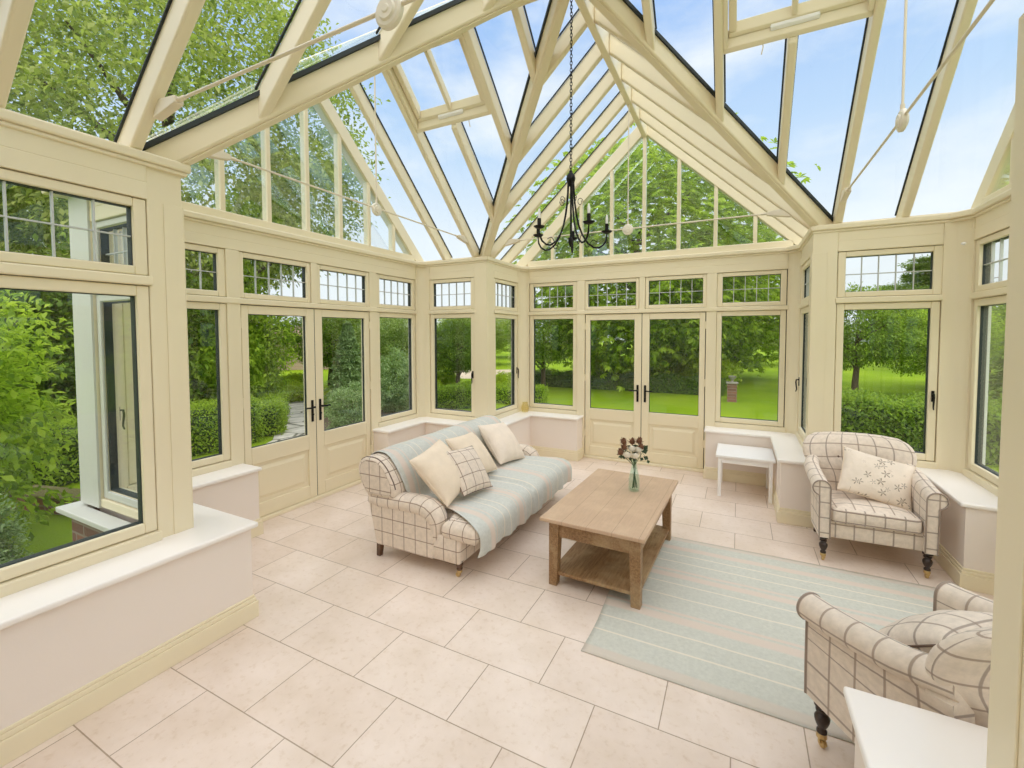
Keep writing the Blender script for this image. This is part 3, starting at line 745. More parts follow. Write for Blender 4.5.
# ---- sofa ------------------------------------------------------------
sofa = empty('sofa', (-.95, .29, 0), 0, 'check-upholstered two-seat sofa draped with a pale green striped throw', 'sofa')
OX = Vector((-.95, .29, 0))
Y0, Y1 = -.645, 1.210
def put(b, name, material, parent, **kw):
    b.v = [(p[0] - OX.x, p[1] - OX.y, p[2] - OX.z) for p in b.v]
    return b.build(name, material, parent, **kw)
put(slab([(-1.32, Y0 + .022), (-.575, Y0 + .022), (-.575, Y1 - .022), (-1.32, Y1 - .022)], .098, .285, .02, rp=.03), 'seat_base', M['sofa'], sofa, smooth=60)
for yc in (Y0 + .08, Y1 - .08):
    b = MB(); b.prism([(-1.325, yc - .068, .100), (-.795, yc - .068, .100), (-.785, yc - .068, .40), (-1.415, yc - .068, .49)], (0, .136, 0)); put(b, 'side_panel', M['sofa'], sofa, uvbox=True, bevel=.012, seg=3, smooth=50)
    path = [(-1.4, 0.435), (-1.3, 0.437), (-1.15, 0.442), (-1.0, 0.447), (-0.93, 0.447), (-0.87, 0.437), (-0.825, 0.41), (-0.8, 0.37), (-0.792, 0.34), (-0.792, 0.28), (-0.794, 0.235)]
    rings = []
    for i, (x, z) in enumerate(path):
        x0, z0 = path[max(i - 1, 0)]; x1, z1 = path[min(i + 1, len(path) - 1)]; L = math.hypot(x1 - x0, z1 - z0); nx, nz = -(z1 - z0) / L, (x1 - x0) / L
        hw, th = (.086, .062) if i < 7 else (.086 - .006 * (i - 6), .062 - .004 * (i - 6))
        if i == 0: hw, th = .07, .05
        rings.append([(x + nx * th * sg(math.sin(a), .8), yc + hw * sg(math.cos(a), .8), z + nz * th * sg(math.sin(a), .8)) for a in (2 * PI * j / 20 for j in range(20))])
    put(sweep_rings(rings), 'arm', M['sofa'], sofa, smooth=60)
bprof = roundpoly([(-1.42, .475), (-1.485, .60), (-1.50, .70), (-1.43, .762), (-1.30, .762), (-1.215, .70), (-1.135, .57), (-1.125, .475)], .05, 5)
bprof = densify([(p.x, p.y) for p in bprof], .04)
cxz = (-1.31, .62)
rings = []
for yv, ins in ((Y0 - .004, .05), (Y0 - .002, .03), (Y0 + .005, .012), (Y0 + .018, .003), (Y0 + .04, 0)) + tuple((Y0 + .04 + (Y1 - Y0 - .08) * i / 14, 0) for i in range(1, 14)) + ((Y1 - .04, 0), (Y1 - .018, .003), (Y1 - .005, .012), (Y1 + .002, .03), (Y1 + .004, .05)):
    rings.append([(p.x + (cxz[0] - p.x) * ins / .3, yv, p.y + (cxz[1] - p.y) * ins / .3) for p in bprof])
bk = put(sweep_rings(rings), 'backrest', M['sofa'], sofa, smooth=60)
p = MB(); p.tube([(a[0] - OX.x, a[1] - OX.y, a[2]) for a in rings[3] if a[2] > .53 and a[0] > -1.47], .005, 6); p.build('piping', M['piping'], bk, smooth=60)
b = MB(); b.prism([(-1.33, Y0 + .08, .10), (-1.27, Y0 + .08, .10), (-1.27, Y0 + .08, .48), (-1.415, Y0 + .08, .48)], (0, Y1 - Y0 - .16, 0)); put(b, 'back_panel', M['sofa'], sofa, uvbox=True)
ys = .285
put(slab([(-1.12, Y0 + .165), (-.735, Y0 + .165), (-.735, Y0 + .005), (-.425, Y0 + .005), (-.425, ys - .003), (-1.12, ys - .003)],   .250, .392, .07, puff=.012, rp=.05), 'seat_cushion', M['sofa'], sofa, smooth=60)
put(slab([(-1.12, ys + .003), (-.425, ys + .003), (-.425, Y1 - .005), (-.735, Y1 - .005), (-.735, Y1 - .165), (-1.12, Y1 - .165)],   .250, .392, .07, puff=.012, rp=.05), 'seat_cushion', M['sofa'], sofa, smooth=60)
for x, y in ((-.60, Y0 + .06), (-.60, Y1 - .06)):
    lg = MB(); lg.lathe([(.016, .05), (.02, .055), (.022, .065), (.017, .07), (.024, .085), (.027, .10), (.02, .108), (.028, .118)], (x - OX.x, y - OX.y, 0), 16); l = lg.build('leg', M['brownwood'], sofa, smooth=40)
    c = MB(); cx, cy = x - OX.x, y - OX.y; c.lathe([(.018, .036), (.02, .042), (.018, .056)], (cx, cy, 0), 14); c.lathe([(.006, -.009), (.017, -.007), (.018, 0), (.017, .007), (.006, .009)], (cx - .012, cy, .018), 16, 'y'); c.tube([(cx, cy, .04), (cx - .012, cy - .012, .03), (cx - .012, cy - .012, .018)], .004); c.build('castor', M['brass'], l, smooth=40)
for x, y in ((-1.31, Y0 + .045), (-1.31, Y1 - .045)):
    lg = MB(); a, o_ = .022, .017; x -= OX.x; y -= OX.y
    lg.add([(x - o_ - .012, y - o_, 0), (x + o_ - .012, y - o_, 0), (x + o_ - .012, y + o_, 0), (x - o_ - .012, y + o_, 0), (x - a, y - a, .12), (x + a, y - a, .12), (x + a, y + a, .12), (x - a, y + a, .12)], [(0, 3, 2, 1), (4, 5, 6, 7), (0, 1, 5, 4), (1, 2, 6, 5), (2, 3, 7, 6), (3, 0, 4, 7)]); lg.build('leg', M['brownwood'], sofa, bevel=.003)

# throw over back and seat
def throw():
    path = [(-1.512, .56), (-1.522, .62), (-1.522, .68), (-1.505, .715), (-1.465, .752), (-1.42, .775), (-1.35, .779), (-1.29, .774), (-1.245, .742), (-1.205, .70), (-1.17, .645), (-1.13, .57), (-1.105, .49), (-1.09, .424), (-1.05, .411)]
    path += [(-1.05 + .06 * i, .411 + .006 * math.sin(PI * i / 9)) for i in range(1, 9)] + [(-.52, .409), (-.475, .400), (-.44, .380), (-.418, .355), (-.408, .325), (-.405, .295), (-.404, .26), (-.404, .230), (-.406, .205), (-.410, .185)]
    path = np.array(path); n = 90; rows = []
    for i, (x, z) in enumerate(path):
        row = []
        onseat = 13 <= i <= 25; back = i < 13
        for j in range(n + 1):
            t = j / n
            ya = -.535 + .02 * math.sin(i * .5) if back else -.485 + .008 * math.sin(i * .7) - .135 * min(1, max(0, (x + .76) / .30)) + (-.02 * (i - 25) / 8 if i > 25 else 0)
            yb = 1.175 if back else 1.06 + .13 * min(1, max(0, (x + .76) / .30))
            y = ya + (yb - ya) * t
            dx = dz = 0
            w_ = math.sin(y * 13 + i * .35) * math.sin(y * 5.1 + 1.3 - i * .2)
            if onseat: dz = .007 * w_ - .038 * math.exp(-((y - ys) / .032) ** 2) + .006 * math.exp(-((y - ys) / .09) ** 2) * 0
            elif back: dz = .004 * w_ if i < 9 else 0; dx = .007 * w_ + .004 if i > 8 else 0
            else:
                k_ = (i - 25) / 8
                dx = k_ * (.014 * math.sin(y * 23 + .6 * math.sin(y * 7)) + .008 * math.sin(y * 51)) - .02 * math.exp(-((y - ys) / .03) ** 2) * (1 - .5 * k_); dz = -.012 * k_ * math.sin(y * 4 + .5) 
            row.append((x + dx, y, z + dz))
        rows.append(row)
    b = MB(); b.grid(np.array(rows)); o = b.build('throw_blanket', M['throw'], smooth=70)
    s = o.modifiers.new('thick', 'SOLIDIFY'); s.thickness = .007; s.offset = 1
    sb = o.modifiers.new('soft', 'SUBSURF'); sb.levels = 1; sb.render_levels = 1
    return tag(o, 'pale green striped woollen throw spread over the sofa back and seats', 'throw blanket')
throw()
pillow('cushion', (-.905, -.345, .640), (-.03, .42, .07), (-.30, -.10, .33), .42, .43, .19, M['linen'], 'large plain cream cushion nearest the near sofa arm, tilted on one corner', group='cream cushions on the sofa', piping=M['linen'])
pillow('cushion', (-1.0, .225, .615), (0, .42, -.02), (-.30, -.12, .34), .43, .42, .18, M['linen'], 'plain cream cushion in the middle of the sofa, half behind the small check cushion', group='cream cushions on the sofa', piping=M['linen'])
pillow('cushion', (-1.0, .79, .605), (.06, .44, -.04), (-.29, .10, .33), .43, .44, .19, M['linen_pale'], 'pale cream cushion at the far end of the sofa', group='cream cushions on the sofa', piping=M['linen_pale'])
pillow('cushion', (-.80, -.155, .612), (.03, .33, -.03), (-.20, .06, .27), .375, .375, .14, M['sofa'], 'small brown check cushion leaning on the plain cream cushions', piping=M['piping'])

# ---- armchairs -------------------------------------------------------
def armchair(name, loc, rz, label, material):
    r = empty(name, loc, rz, label, 'armchair', 'check armchairs')
    slab([(-.325, .03), (.325, .03), (.285, .56), (-.285, .56)], .185, .315, .015, rp=.03).build('seat_base', material, r, smooth=60)
    c = slab([(-.262, .0), (.262, .0), (.255, .50), (-.255, .50)], .305, .415, .03, puff=.03, rp=.04).build('seat_cushion', material, r, smooth=60)
    for zz, ins in ((.398, .004), (.322, .004)):
        lp = roundpoly([(-.262 + ins, .0 + ins), (.262 - ins, ins), (.255 - ins, .5), (-.255 + ins, .5)], .04)
        p = MB(); p.tube([(q.x, q.y, zz) for q in lp] + [(lp[0].x, lp[0].y, zz)], .0045, 6, cap=False); p.build('piping', material, c, smooth=60)
    for s in (-1, 1):
        rings = []; front = []
        for i in range(15):
            t = i / 14; y = -.005 + .545 * t
            zc = .560 + .095 * (t ** 1.4); rr = .056 - .004 * t; xc = .326 + .008 * t - .045 * max(0, (t - .7) / .3)
            out = [(.270, .19), (.270, .30), (.270, .40), (.270, zc - .02)]
            out += [(xc + rr * math.cos(a), zc + rr * math.sin(a)) for a in (math.radians(180 - 15 * q) for q in range(0, 17))]
            out += [(.338, zc - .055), (.338, .42), (.338, .32), (.336, .19)]
            tp = 1 if y < .3 else 1 - .10 * (y - .3) / .23
            rings.append([(s * x * (1 if z > .5 else tp), y, z) for x, z in out])
            if i == 0: front = [(s * x, y - .004, z) for x, z in out]
        a_ = sweep_rings(rings).build('arm', material, r, smooth=45)
        p = MB(); p.tube(front, .005, 6); p.build('piping', M['piping'] if material is M['sofa'] else material, a_, smooth=60)
    rings = []; K = 26; NN = 44
    for i in range(K):
        t = i / (K - 1); z = .27 + .60 * t
        w_ = .262 + .115 * (1 / (1 + math.exp(-(z - .615) / .035))); th = .068
        cr = 1.0
        if t > .80:
            q = (t - .80) / .20; cr = math.sqrt(max(1e-3, 1 - q * q)); 
        wt = w_ - .10 * (1 - cr); tt = th * (.25 + .75 * cr) if t < 1 else .01
        yc = .475 + .115 * t ** 1.3 + (.03 * max(0, (t - .6) / .4) ** 2)
        ring = []
        for j in range(NN):
            a = 2 * PI * j / NN; x = wt * sg(math.cos(a), .55); y = tt * sg(math.sin(a), .75)
            yy = yc + y - .055 * (x / .38) ** 2
            zz = z - .035 * (abs(x) / .38) ** 2.5 * max(0, t - .3) / .7
            if math.sin(a) < 0:
                for bx, bz in ((-.13, .69), (.13, .69), (0, .57)):
                    d2 = (x - bx) ** 2 + (z - bz) ** 2; yy += .024 * math.exp(-d2 / .0011)
            ring.append((x, yy, zz))
        rings.append(ring)
    bk = sweep_rings(rings).build('backrest', material, r, smooth=70)
    for bx, bz in ((-.13, .69), (.13, .69)):
        t = (bz - .27) / .60; b = MB(); b.sphere((bx, .475 + .115 * t ** 1.3 + .002 - .068 - .055 * (bx / .38) ** 2 + .022, bz - .004), .011, 8, (1, .5, 1)); b.build('button', M['piping'], bk, smooth=60)
    for x in (-.30, .30):
        b = MB(); b.lathe([(.014, .055), (.019, .06), (.019, .07), (.013, .078), (.021, .092), (.027, .11), (.028, .125), (.02, .138), (.014, .143), (.024, .150), (.024, .157), (.018, .162), (.030, .172), (.030, .19)], (x, .04, 0), 18); l = b.build('leg', M['darkwood'], r, smooth=40)
        c = MB(); c.lathe([(.014, .034), (.02, .04), (.018, .058)], (x, .04, 0), 16); c.lathe([(.006, -.009), (.016, -.008), (.0175, 0), (.016, .008), (.006, .009)], (x, .045, .0175), 16, 'x'); c.tube([(x + .012, .04, .04), (x + .013, .045, .0175)], .004); c.build('castor', M['brass'], l, smooth=40)
    for x in (-.25, .25):
        b = MB(); b.bar((x, .60, 0), (x * .98, .53, .19), .034, .034, up=(0, 1, 0), off=-.017); b.build('leg', M['darkwood'], r, bevel=.003)
    return r
armchair('armchair', (2.0, .80, 0), math.radians(2.2), 'check armchair by the far right windows holding a sprigged cushion', M['chair'])
armchair('armchair', (1.668, -.785, 0), math.radians(214), 'check armchair on the near edge of the rug beside the right corner post', M['chair'])
pillow('cushion', (2.055, 1.085, .600), (.425, .02, -.105), (.06, .17, .28), .455, .345, .14, M['floral'], 'sprigged cream linen cushion on the far armchair', piping=M['linen'])
ac2 = math.radians(214); d2 = Vector((-math.sin(ac2), math.cos(ac2), 0)); s2 = Vector((math.cos(ac2), math.sin(ac2), 0))
pillow('cushion', Vector((1.668, -.785, 0)) + d2 * .215 + s2 * (-.045) + Vector((0, 0, .548)), s2 + d2 * .1, d2 * .6 + Vector((0, 0, .45)) , .45, .38, .17, M['chair'], 'check cushion lying in the near armchair', piping=M['piping'])

# ---- coffee table ----------------------------------------------------
def table():
    ca = math.radians(-2.2); cx, cy = .315, .15
    r = empty('coffee_table', (cx, cy, 0), ca, 'low washed oak coffee table with a lower shelf on the edge of the rug', 'coffee table')
    hx, hy, zt = .345, .615, .478
    b = MB(); b.box(-hx, hx, -hy, hy, zt - .026, zt); b.build('tabletop', M['oaktop'], r, bevel=.006)
    lx, ly = hx - .040, hy - .065
    for sx in (-1, 1):
        for sy in (-1, 1):
            x, y = sx * lx, sy * ly; a, f = .068, .057; b = MB()
            q = lambda s_, w_: (x - (w_ if s_ > 0 else 0), x + (0 if s_ > 0 else w_))
            x0, x1 = q(sx, a); xs = q(sx, f); y0, y1 = (y - a, y) if sy > 0 else (y, y + a); yf = (y - f, y) if sy > 0 else (y, y + f)
            vs = [(xs[0], yf[0], 0), (xs[1], yf[0], 0), (xs[1], yf[1], 0), (xs[0], yf[1], 0), (x0, y0, .32), (x1, y0, .32), (x1, y1, .32), (x0, y1, .32), (x0, y0, zt - .026), (x1, y0, zt - .026), (x1, y1, zt - .026), (x0, y1, zt - .026)]
            b.add(vs, [(0, 3, 2, 1), (8, 9, 10, 11)] + [(i + o, (i + 1) % 4 + o, (i + 1) % 4 + 4 + o, i + 4 + o) for o in (0, 4) for i in range(4)]); b.build('leg', M['oak'], r, bevel=.003)
    for sx in (-1, 1):
        b = MB(); x = sx * (lx - .012); b.box(min(x, x - sx * .02), max(x, x - sx * .02), -ly + .06, ly - .06, .335, zt - .026); b.build('apron', M['oak'], r, bevel=.002)
    for sy in (-1, 1):
        b = MB(); y = sy * (ly - .012); b.box(-lx + .06, lx - .06, min(y, y - sy * .02), max(y, y - sy * .02), .335, zt - .026); b.build('apron', M['oak'], r, bevel=.002)
    b = MB(); b.box(-lx + .012, lx - .012, -ly + .012, ly - .012, .075, .098); b.build('shelf', M['oak'], r, bevel=.003)
    return r
table()

# ---- white side table -------------------------------------------------
r = empty('side_table', (1.187, 2.185, 0), 0, 'small white painted side table under the window board', 'side table')
b = MB(); b.box(-.270, .270, -.275, .275, .412, .436); b.build('tabletop', M['white'], r, bevel=.004)
for sx in (-1, 1):
    for sy in (-1, 1):
        x, y = sx * .232, sy * .243; b = MB(); b.box(x - .016, x + .016, y - .016, y + .016, 0, .412); b.build('leg', M['white'], r, bevel=.003)
for sx in (-1, 1): b = MB(); b.box(sx * .232 - .008, sx * .232 + .008, -.227, .227, .355, .412); b.build('apron', M['white'], r)
for sy in (-1, 1): b = MB(); b.box(-.216, .216, sy * .243 - .008, sy * .243 + .008, .355, .412); b.build('apron', M['white'], r)

# ---- rug ----------------------------------------------------------------
def rug():
    nx, ny = 60, 50; P = []
    for i in range(nx + 1):
        row = []
        for j in range(ny + 1):
            x = .385 + 2.05 * i / nx; y = -.905 + 1.625 * j / ny
            y += -.012 * math.sin(PI * i / nx) * (1 - j / ny) ; x += .008 * math.sin(j * .22)
            row.append((x, y, .006 + .0012 * math.sin(x * 17 + y * 4) * math.sin(y * 9)))
        P.append(row)
    b = MB(); b.grid(np.array(P)); o = b.build('rug', M['rug'], smooth=70)
    s = o.modifiers.new('thick', 'SOLIDIFY'); s.thickness = .006; s.offset = -1
    return tag(o, 'flat-woven pale green rug with pink and ivory stripes on the floor', 'rug')
rug()

# ---- vase with flowers ---------------------------------------------------
VX, VY, VZ = .405, .337, .478; FS = 1.32
r = empty('bottle_vase', (VX, VY, VZ), 0, 'pale green glass bottle vase on the coffee table', 'vase')
b = MB(); b.lathe([(0.0354, 0.0), (0.0401, 0.0045), (0.0425, 0.0226), (0.0413, 0.0904), (0.0354, 0.1299), (0.0236, 0.1751), (0.0177, 0.209), (0.0171, 0.2316), (0.0212, 0.2362), (0.0212, 0.2429), (0.0153, 0.2418), (0.0147, 0.209), (0.0201, 0.1718), (0.0307, 0.1266), (0.0366, 0.0847), (0.0378, 0.0226), (0.033, 0.0136)], n=28); b.build('bottle', M['vaseglass'], r, smooth=50)
M['stem'] = mat('green_stem', (.05, .11, .03), .6); M['rose'] = mat('ivory_petal', (.85, .80, .70), .6); M['brownfl'] = mat('brown_petal', (.17, .07, .03), .7); M['dleaf'] = mat('dark_foliage', (.025, .055, .018), .5)
def flower(kind, off, size, label, group, k_):
    o = Vector(off); r = empty(kind, (VX, VY, VZ), 0, label, 'flower', group)
    b = MB(); b.tube([(o.x * -.25, o.y * -.25, .02), (o.x * .08, o.y * .08, .20), (o.x * .6, o.y * .6, .20 + (o.z - .20) * .55), (o.x, o.y, o.z - size * .5)], .0022, 6); b.build('stem', M['stem'], r, smooth=60)
    b = MB(); rs = random.Random(k_)
    if 'rose' in kind:
        b.sphere((o.x, o.y, o.z), size * .55, 8)
        for lay, (n, rad, tilt) in enumerate(((4, .62, .9), (5, .85, .55), (6, 1.0, .2))):
            for i in range(n):
                a = 2 * PI * (i + lay * .4) / n; d = Vector((math.cos(a), math.sin(a), 0)); t = Vector((-math.sin(a), math.cos(a), 0))
                P = [[tuple(o + d * size * rad * (.55 + .45 * math.sin(v_ * 1.6)) * (1 - .15 * u * u) + t * size * .62 * u * (.6 + .4 * v_) + Vector((0, 0, size * (-.55 + v_ * (.85 + .35 * tilt) - .25 * u * u)))) for v_ in (0, .35, .7, 1)] for u in (-1, -.5, 0, .5, 1)]
                b.grid(np.array(P), uv=False)
        b.build('bloom', M['rose'], r, smooth=80)
    else:
        b.sphere((o.x, o.y, o.z), size * .75, 8)
        for i in range(46):
            z = rs.uniform(-.6, 1); a = rs.uniform(0, 2 * PI); q = math.sqrt(max(0, 1 - z * z)); d = Vector((q * math.cos(a), q * math.sin(a), z)); t = d.cross(Vector((0, 0, 1))).normalized() if abs(d.z) < .99 else Vector((1, 0, 0))
            p = o + d * size * .7; e = o + d * size * rs.uniform(1.0, 1.25); w_ = size * .28
            b.add([p - t * w_ * .5, p + t * w_ * .5, e + t * w_ * .6, e - t * w_ * .6], [(0, 1, 2, 3)])
        b.build('bloom', M['brownfl'], r, smooth=60)
    b = MB()
    for i in range(3):
        a = rs.uniform(0, 2 * PI); d = Vector((math.cos(a), math.sin(a), rs.uniform(-.4, .1))).normalized(); t = d.cross(Vector((0, 0, 1))).normalized(); p = o * .75 + Vector((0, 0, (o.z * .25) - size * 1.1)); L = .05
        b.add([p, p + d * L * .5 + t * L * .3 + Vector((0, 0, .006)), p + d * L, p + d * L * .5 - t * L * .3 + Vector((0, 0, .006))], [(0, 1, 2, 3)])
    b.build('leaf', M['dleaf'], r)
RT = Vector((.892, .453, 0)); TW = Vector((.45, -.89, 0))
def at_(u, w_, z): return RT * (u * 1.6 - .026 * min(1, max(0, (z - .2) / .08))) + TW * w_ * FS + Vector((0, 0, .245 + (z - .245) * FS if z > .245 else z))
for i, (u, w_, z, lb) in enumerate(((-.028, .045, .285, 'ivory rose low at the front left of the glass vase'), (.008, .05, .282, 'ivory rose low at the front of the vase, just above the bottle neck'), (.0, .02, .315, 'ivory rose in the middle of the bunch'), (.028, .02, .308, 'ivory rose right of the middle of the bunch'))):
    flower('white_rose', at_(u, w_, z), .0275, lb, 'ivory roses in the bottle vase', i)
for i, (u, w_, z, lb) in enumerate(((-.055, .02, .292, 'brown pompon flower at the left edge of the bunch'), (-.036, .01, .320, 'brown pompon flower left of the ivory roses'), (-.034, -.01, .348, 'brown pompon flower at the top left of the bunch'), (.042, -.01, .350, 'brown pompon flower at the top right of the bunch'), (.012, -.03, .342, 'brown pompon flower behind the ivory roses'), (.048, .0, .318, 'brown pompon flower at the right of the bunch'))):
    flower('pompon_flower', at_(u, w_, z), .029, lb, 'brown pompon flowers in the bottle vase', 20 + i)
r = empty('leaf_sprig', (VX, VY, VZ), 0, 'dark green leafy sprig hanging on the right of the flower bunch', 'foliage sprig')
b = MB(); b.tube([at_(0, 0, .05), at_(.01, .01, .22), at_(.05, .02, .29), at_(.068, .03, .25), at_(.072, .03, .235)], .0022, 6); b.build('stem', M['stem'], r)
for (u, w_, z), (du, dz) in zip(((.045, .025, .295), (.055, .02, .31), (.05, .03, .27), (.066, .03, .252), (-.03, .03, .268), (-.01, .03, .265), (.03, .04, .265), (-.045, .03, .272)), ((.05, .015), (.035, .03), (.04, -.02), (.012, -.03), (-.04, .0), (-.01, -.025), (.03, -.015), (-.035, -.005))):
    p = at_(u, w_, z); d = RT * du + Vector((0, 0, dz)); t = TW.cross(d.normalized()) * d.length * .42; b = MB()
    b.add([p, p + d * .5 + t + TW * .008, p + d, p + d * .5 - t + TW * .008], [(0, 1, 2), (0, 2, 3)]); b.build('leaf', M['dleaf'], r)

# ---- jar on the far-left window board --------------------------------------
r = empty('glass_jar', (-1.60, 2.61, SZ1), 0, 'small yellowish ribbed glass jar on the window board in the far left corner', 'jar')
b = MB(); n = 24; prof = [(.022, 0), (.030, .012), (.034, .045), (.032, .075), (.024, .092), (.021, .10), (.024, .108)]
b.grid(np.array([[((q + .0018 * math.cos(8 * 2 * PI * j / n * 1.0)) * math.cos(2 * PI * j / n), (q + .0018 * math.cos(16 * PI * j / n)) * math.sin(2 * PI * j / n), z) for j in range(n)] for q, z in prof]), closev=True, uv=False); b.f.append(tuple(range(n))); b.build('body', M['jarglass'], r, smooth=50)
b = MB(); b.lathe([(.021, .108), (.025, .109), (.025, .114), (.021, .115)], n=24); b.build('rim', M['jarglass'], r, smooth=40); r.scale = (1.6, 1.6, 1.25)

b = MB(); b.lathe([(.004, 0), (.012, .004), (.012, .012), (.006, .018), (.009, .028), (.003, .032)], n=14, axis='y'); o = b.build('cord_hook', M['white'], smooth=40); o.location = (EE - .085, H - .112, 2.395); o.rotation_euler = (PI, 0, math.radians(-45))
tag(o, 'tiny white cord hook screwed to the splayed post above the far armchair', 'hook')
# ---- chandelier ---------------------------------------------------------------
r = empty('chandelier', (0, 0, 2.30), 0, 'black wrought iron five-arm candle chandelier hanging on a long chain', 'chandelier')
b = MB(); z = .585
i = 0
while z < RZ - .06 - 2.30:
    L, w_ = .034, .0085; pts = []
    for j in range(11):
        a = 2 * PI * j / 10; p = (w_ * math.cos(a), 0, L / 2 * math.sin(a)) if i % 2 else (0, w_ * math.cos(a), L / 2 * math.sin(a)); pts.append((p[0], p[1], z + p[2]))
    b.tube(pts, .0026, 5, cap=False); z += .0245; i += 1
b.build('chain', M['black'], r, smooth=60)
b = MB(); b.lathe([(.004, .585), (.012, .58), (.014, .565), (.028, .55), (.034, .525), (.03, .505), (.02, .495), (.012, .47)], n=18); b.build('crown', M['black'], r, smooth=50)
b = MB(); b.tube([(0, 0, .50), (0, 0, .10)], .006); b.lathe([(.003, .03), (.010, .045), (.018, .075), (.016, .09), (.006, .105)], n=14); b.build('stem', M['black'], r, smooth=50)
for k_, dg in enumerate((6, 79, 147, 209, 289)):
    a = math.radians(dg); d = Vector((.892 * math.cos(a) - .452 * math.sin(a), .453 * math.cos(a) + .891 * math.sin(a), 0)); t = Vector((-d.y, d.x, 0))
    prof = [(.020, .51), (.024, .43), (.030, .35), (.042, .27), (.060, .19), (.088, .12), (.13, .06), (.175, .030), (.215, .030), (.248, .052), (.267, .085), (.272, .118), (.272, .138)]
    b = MB(); b.tube([d * x + Vector((0, 0, z)) for x, z in prof], [.0068] * 11 + [.005, .005], 8)
    am = b.build('arm', M['black'], r, smooth=60)
    b = MB(); b.tube([d * (.275 - .10 * q / 12) * 1 + d * 0 + Vector((0, 0, .07 + .05 * math.sin(q * .5) * q / 12)) - d * .07 + t * .0 for q in range(13)], .0028, 6); 
    b.build('scroll', M['black'], am, smooth=60); b = MB()
    if True:
        b.tube([d * (.04 + .022 * math.cos(u) * (1 - u / 14) + .03) + Vector((0, 0, .36 + .03 * math.sin(u) * (1 - u / 14))) for u in (x * .5 for x in range(0, 15))], .0022, 6)
    b.build('scroll', M['black'], am, smooth=60)
    e_ = d * .272
    b = MB(); b.lathe([(.008, .132), (.026, .138), (.038, .148), (.040, .152), (.030, .150), (.012, .148)], (e_.x, e_.y, 0), 20); b.build('drip_pan', M['black'], am, smooth=50)
    b = MB(); b.lathe([(.0135, .148), (.0135, .204), (.011, .206)], (e_.x, e_.y, 0), 14); b.build('candle_sleeve', M['black'], am, smooth=50)
    b = MB(); b.lathe([(.008, .204), (.009, .215), (.011, .230), (.010, .248), (.006, .266), (.001, .276)], (e_.x, e_.y, 0), 14); b.build('bulb', M['candle'], am, smooth=60)

# ================================================================== GARDEN
GZ = -.2
def leafmesh(name, C, D, Nn, L, W, material, fold=.12):
    """one folded quad per leaf: C base, D axis, Nn up"""
    n = len(C); D = D / np.linalg.norm(D, axis=1, keepdims=True); Sd = np.cross(D, Nn); Sd /= np.maximum(np.linalg.norm(Sd, axis=1, keepdims=True), 1e-6); U = np.cross(Sd, D)
    L = np.broadcast_to(np.asarray(L, float), (n,))[:, None]; W = np.broadcast_to(np.asarray(W, float), (n,))[:, None]
    V = np.empty((n, 4, 3), np.float32)
    V[:, 0] = C; V[:, 1] = C + D * L * .55 + Sd * W / 2 + U * L * fold; V[:, 2] = C + D * L - U * L * .08; V[:, 3] = C + D * L * .55 - Sd * W / 2 + U * L * fold
    me = bpy.data.meshes.new(name); me.vertices.add(4 * n); me.vertices.foreach_set('co', V.reshape(-1))
    me.loops.add(4 * n); me.loops.foreach_set('vertex_index', np.arange(4 * n, dtype=np.int32)); me.polygons.add(n); me.polygons.foreach_set('loop_start', np.arange(0, 4 * n, 4, dtype=np.int32))
    me.materials.append(material); me.update(calc_edges=True); me.validate(); return me
def rdir(n, g):
    v_ = g.normal(size=(n, 3)); return v_ / np.linalg.norm(v_, axis=1, keepdims=True)
def crown_mesh(name, seed, nclus, per, rad, leaf, wid, material, lump=.25, palmate=0, droop=.3, spread=.12, inner=.55):
    g = np.random.default_rng(seed); d = rdir(nclus, g); 
    lo = sum(np.sin(d @ rdir(1, g)[0] * 5 + g.uniform(0, 6)) for _ in range(4)) / 4
    r = (inner + (1 - inner) * g.random(nclus) ** .5) * (1 + lump * lo)
    cc = d * r[:, None] * np.array(rad)
    C = np.repeat(cc, per, 0); out = np.repeat(d, per, 0); n = len(C)
    C = C + g.normal(size=(n, 3)) * spread * np.array(rad).mean() * np.array([1, 1, .55])
    ax = out * .7 + rdir(n, g) * .9; ax[:, 2] -= droop
    up = np.array([0, 0, 1.0]) + rdir(n, g) * .55 + out * .3
    if palmate:
        ax[:, 2] *= .5; ax /= np.linalg.norm(ax, axis=1, keepdims=True); up /= np.linalg.norm(up, axis=1, keepdims=True)
        sd = np.cross(ax, up); sd /= np.maximum(np.linalg.norm(sd, axis=1, keepdims=True), 1e-6); A_, C_, U_, L_ = [], [], [], []
        for k_ in range(palmate):
            an = (k_ - (palmate - 1) / 2) * .62; A_.append(ax * math.cos(an) + sd * math.sin(an) - np.array([0, 0, .25])); C_.append(C); U_.append(up); L_.append(np.full(n, leaf * (1 - .16 * abs(an))))
        ax, C, up, L = np.concatenate(A_), np.concatenate(C_), np.concatenate(U_), np.concatenate(L_)
    else: L = leaf * g.uniform(.7, 1.2, n)
    return leafmesh(name, C, ax, up, L, L * wid, material)
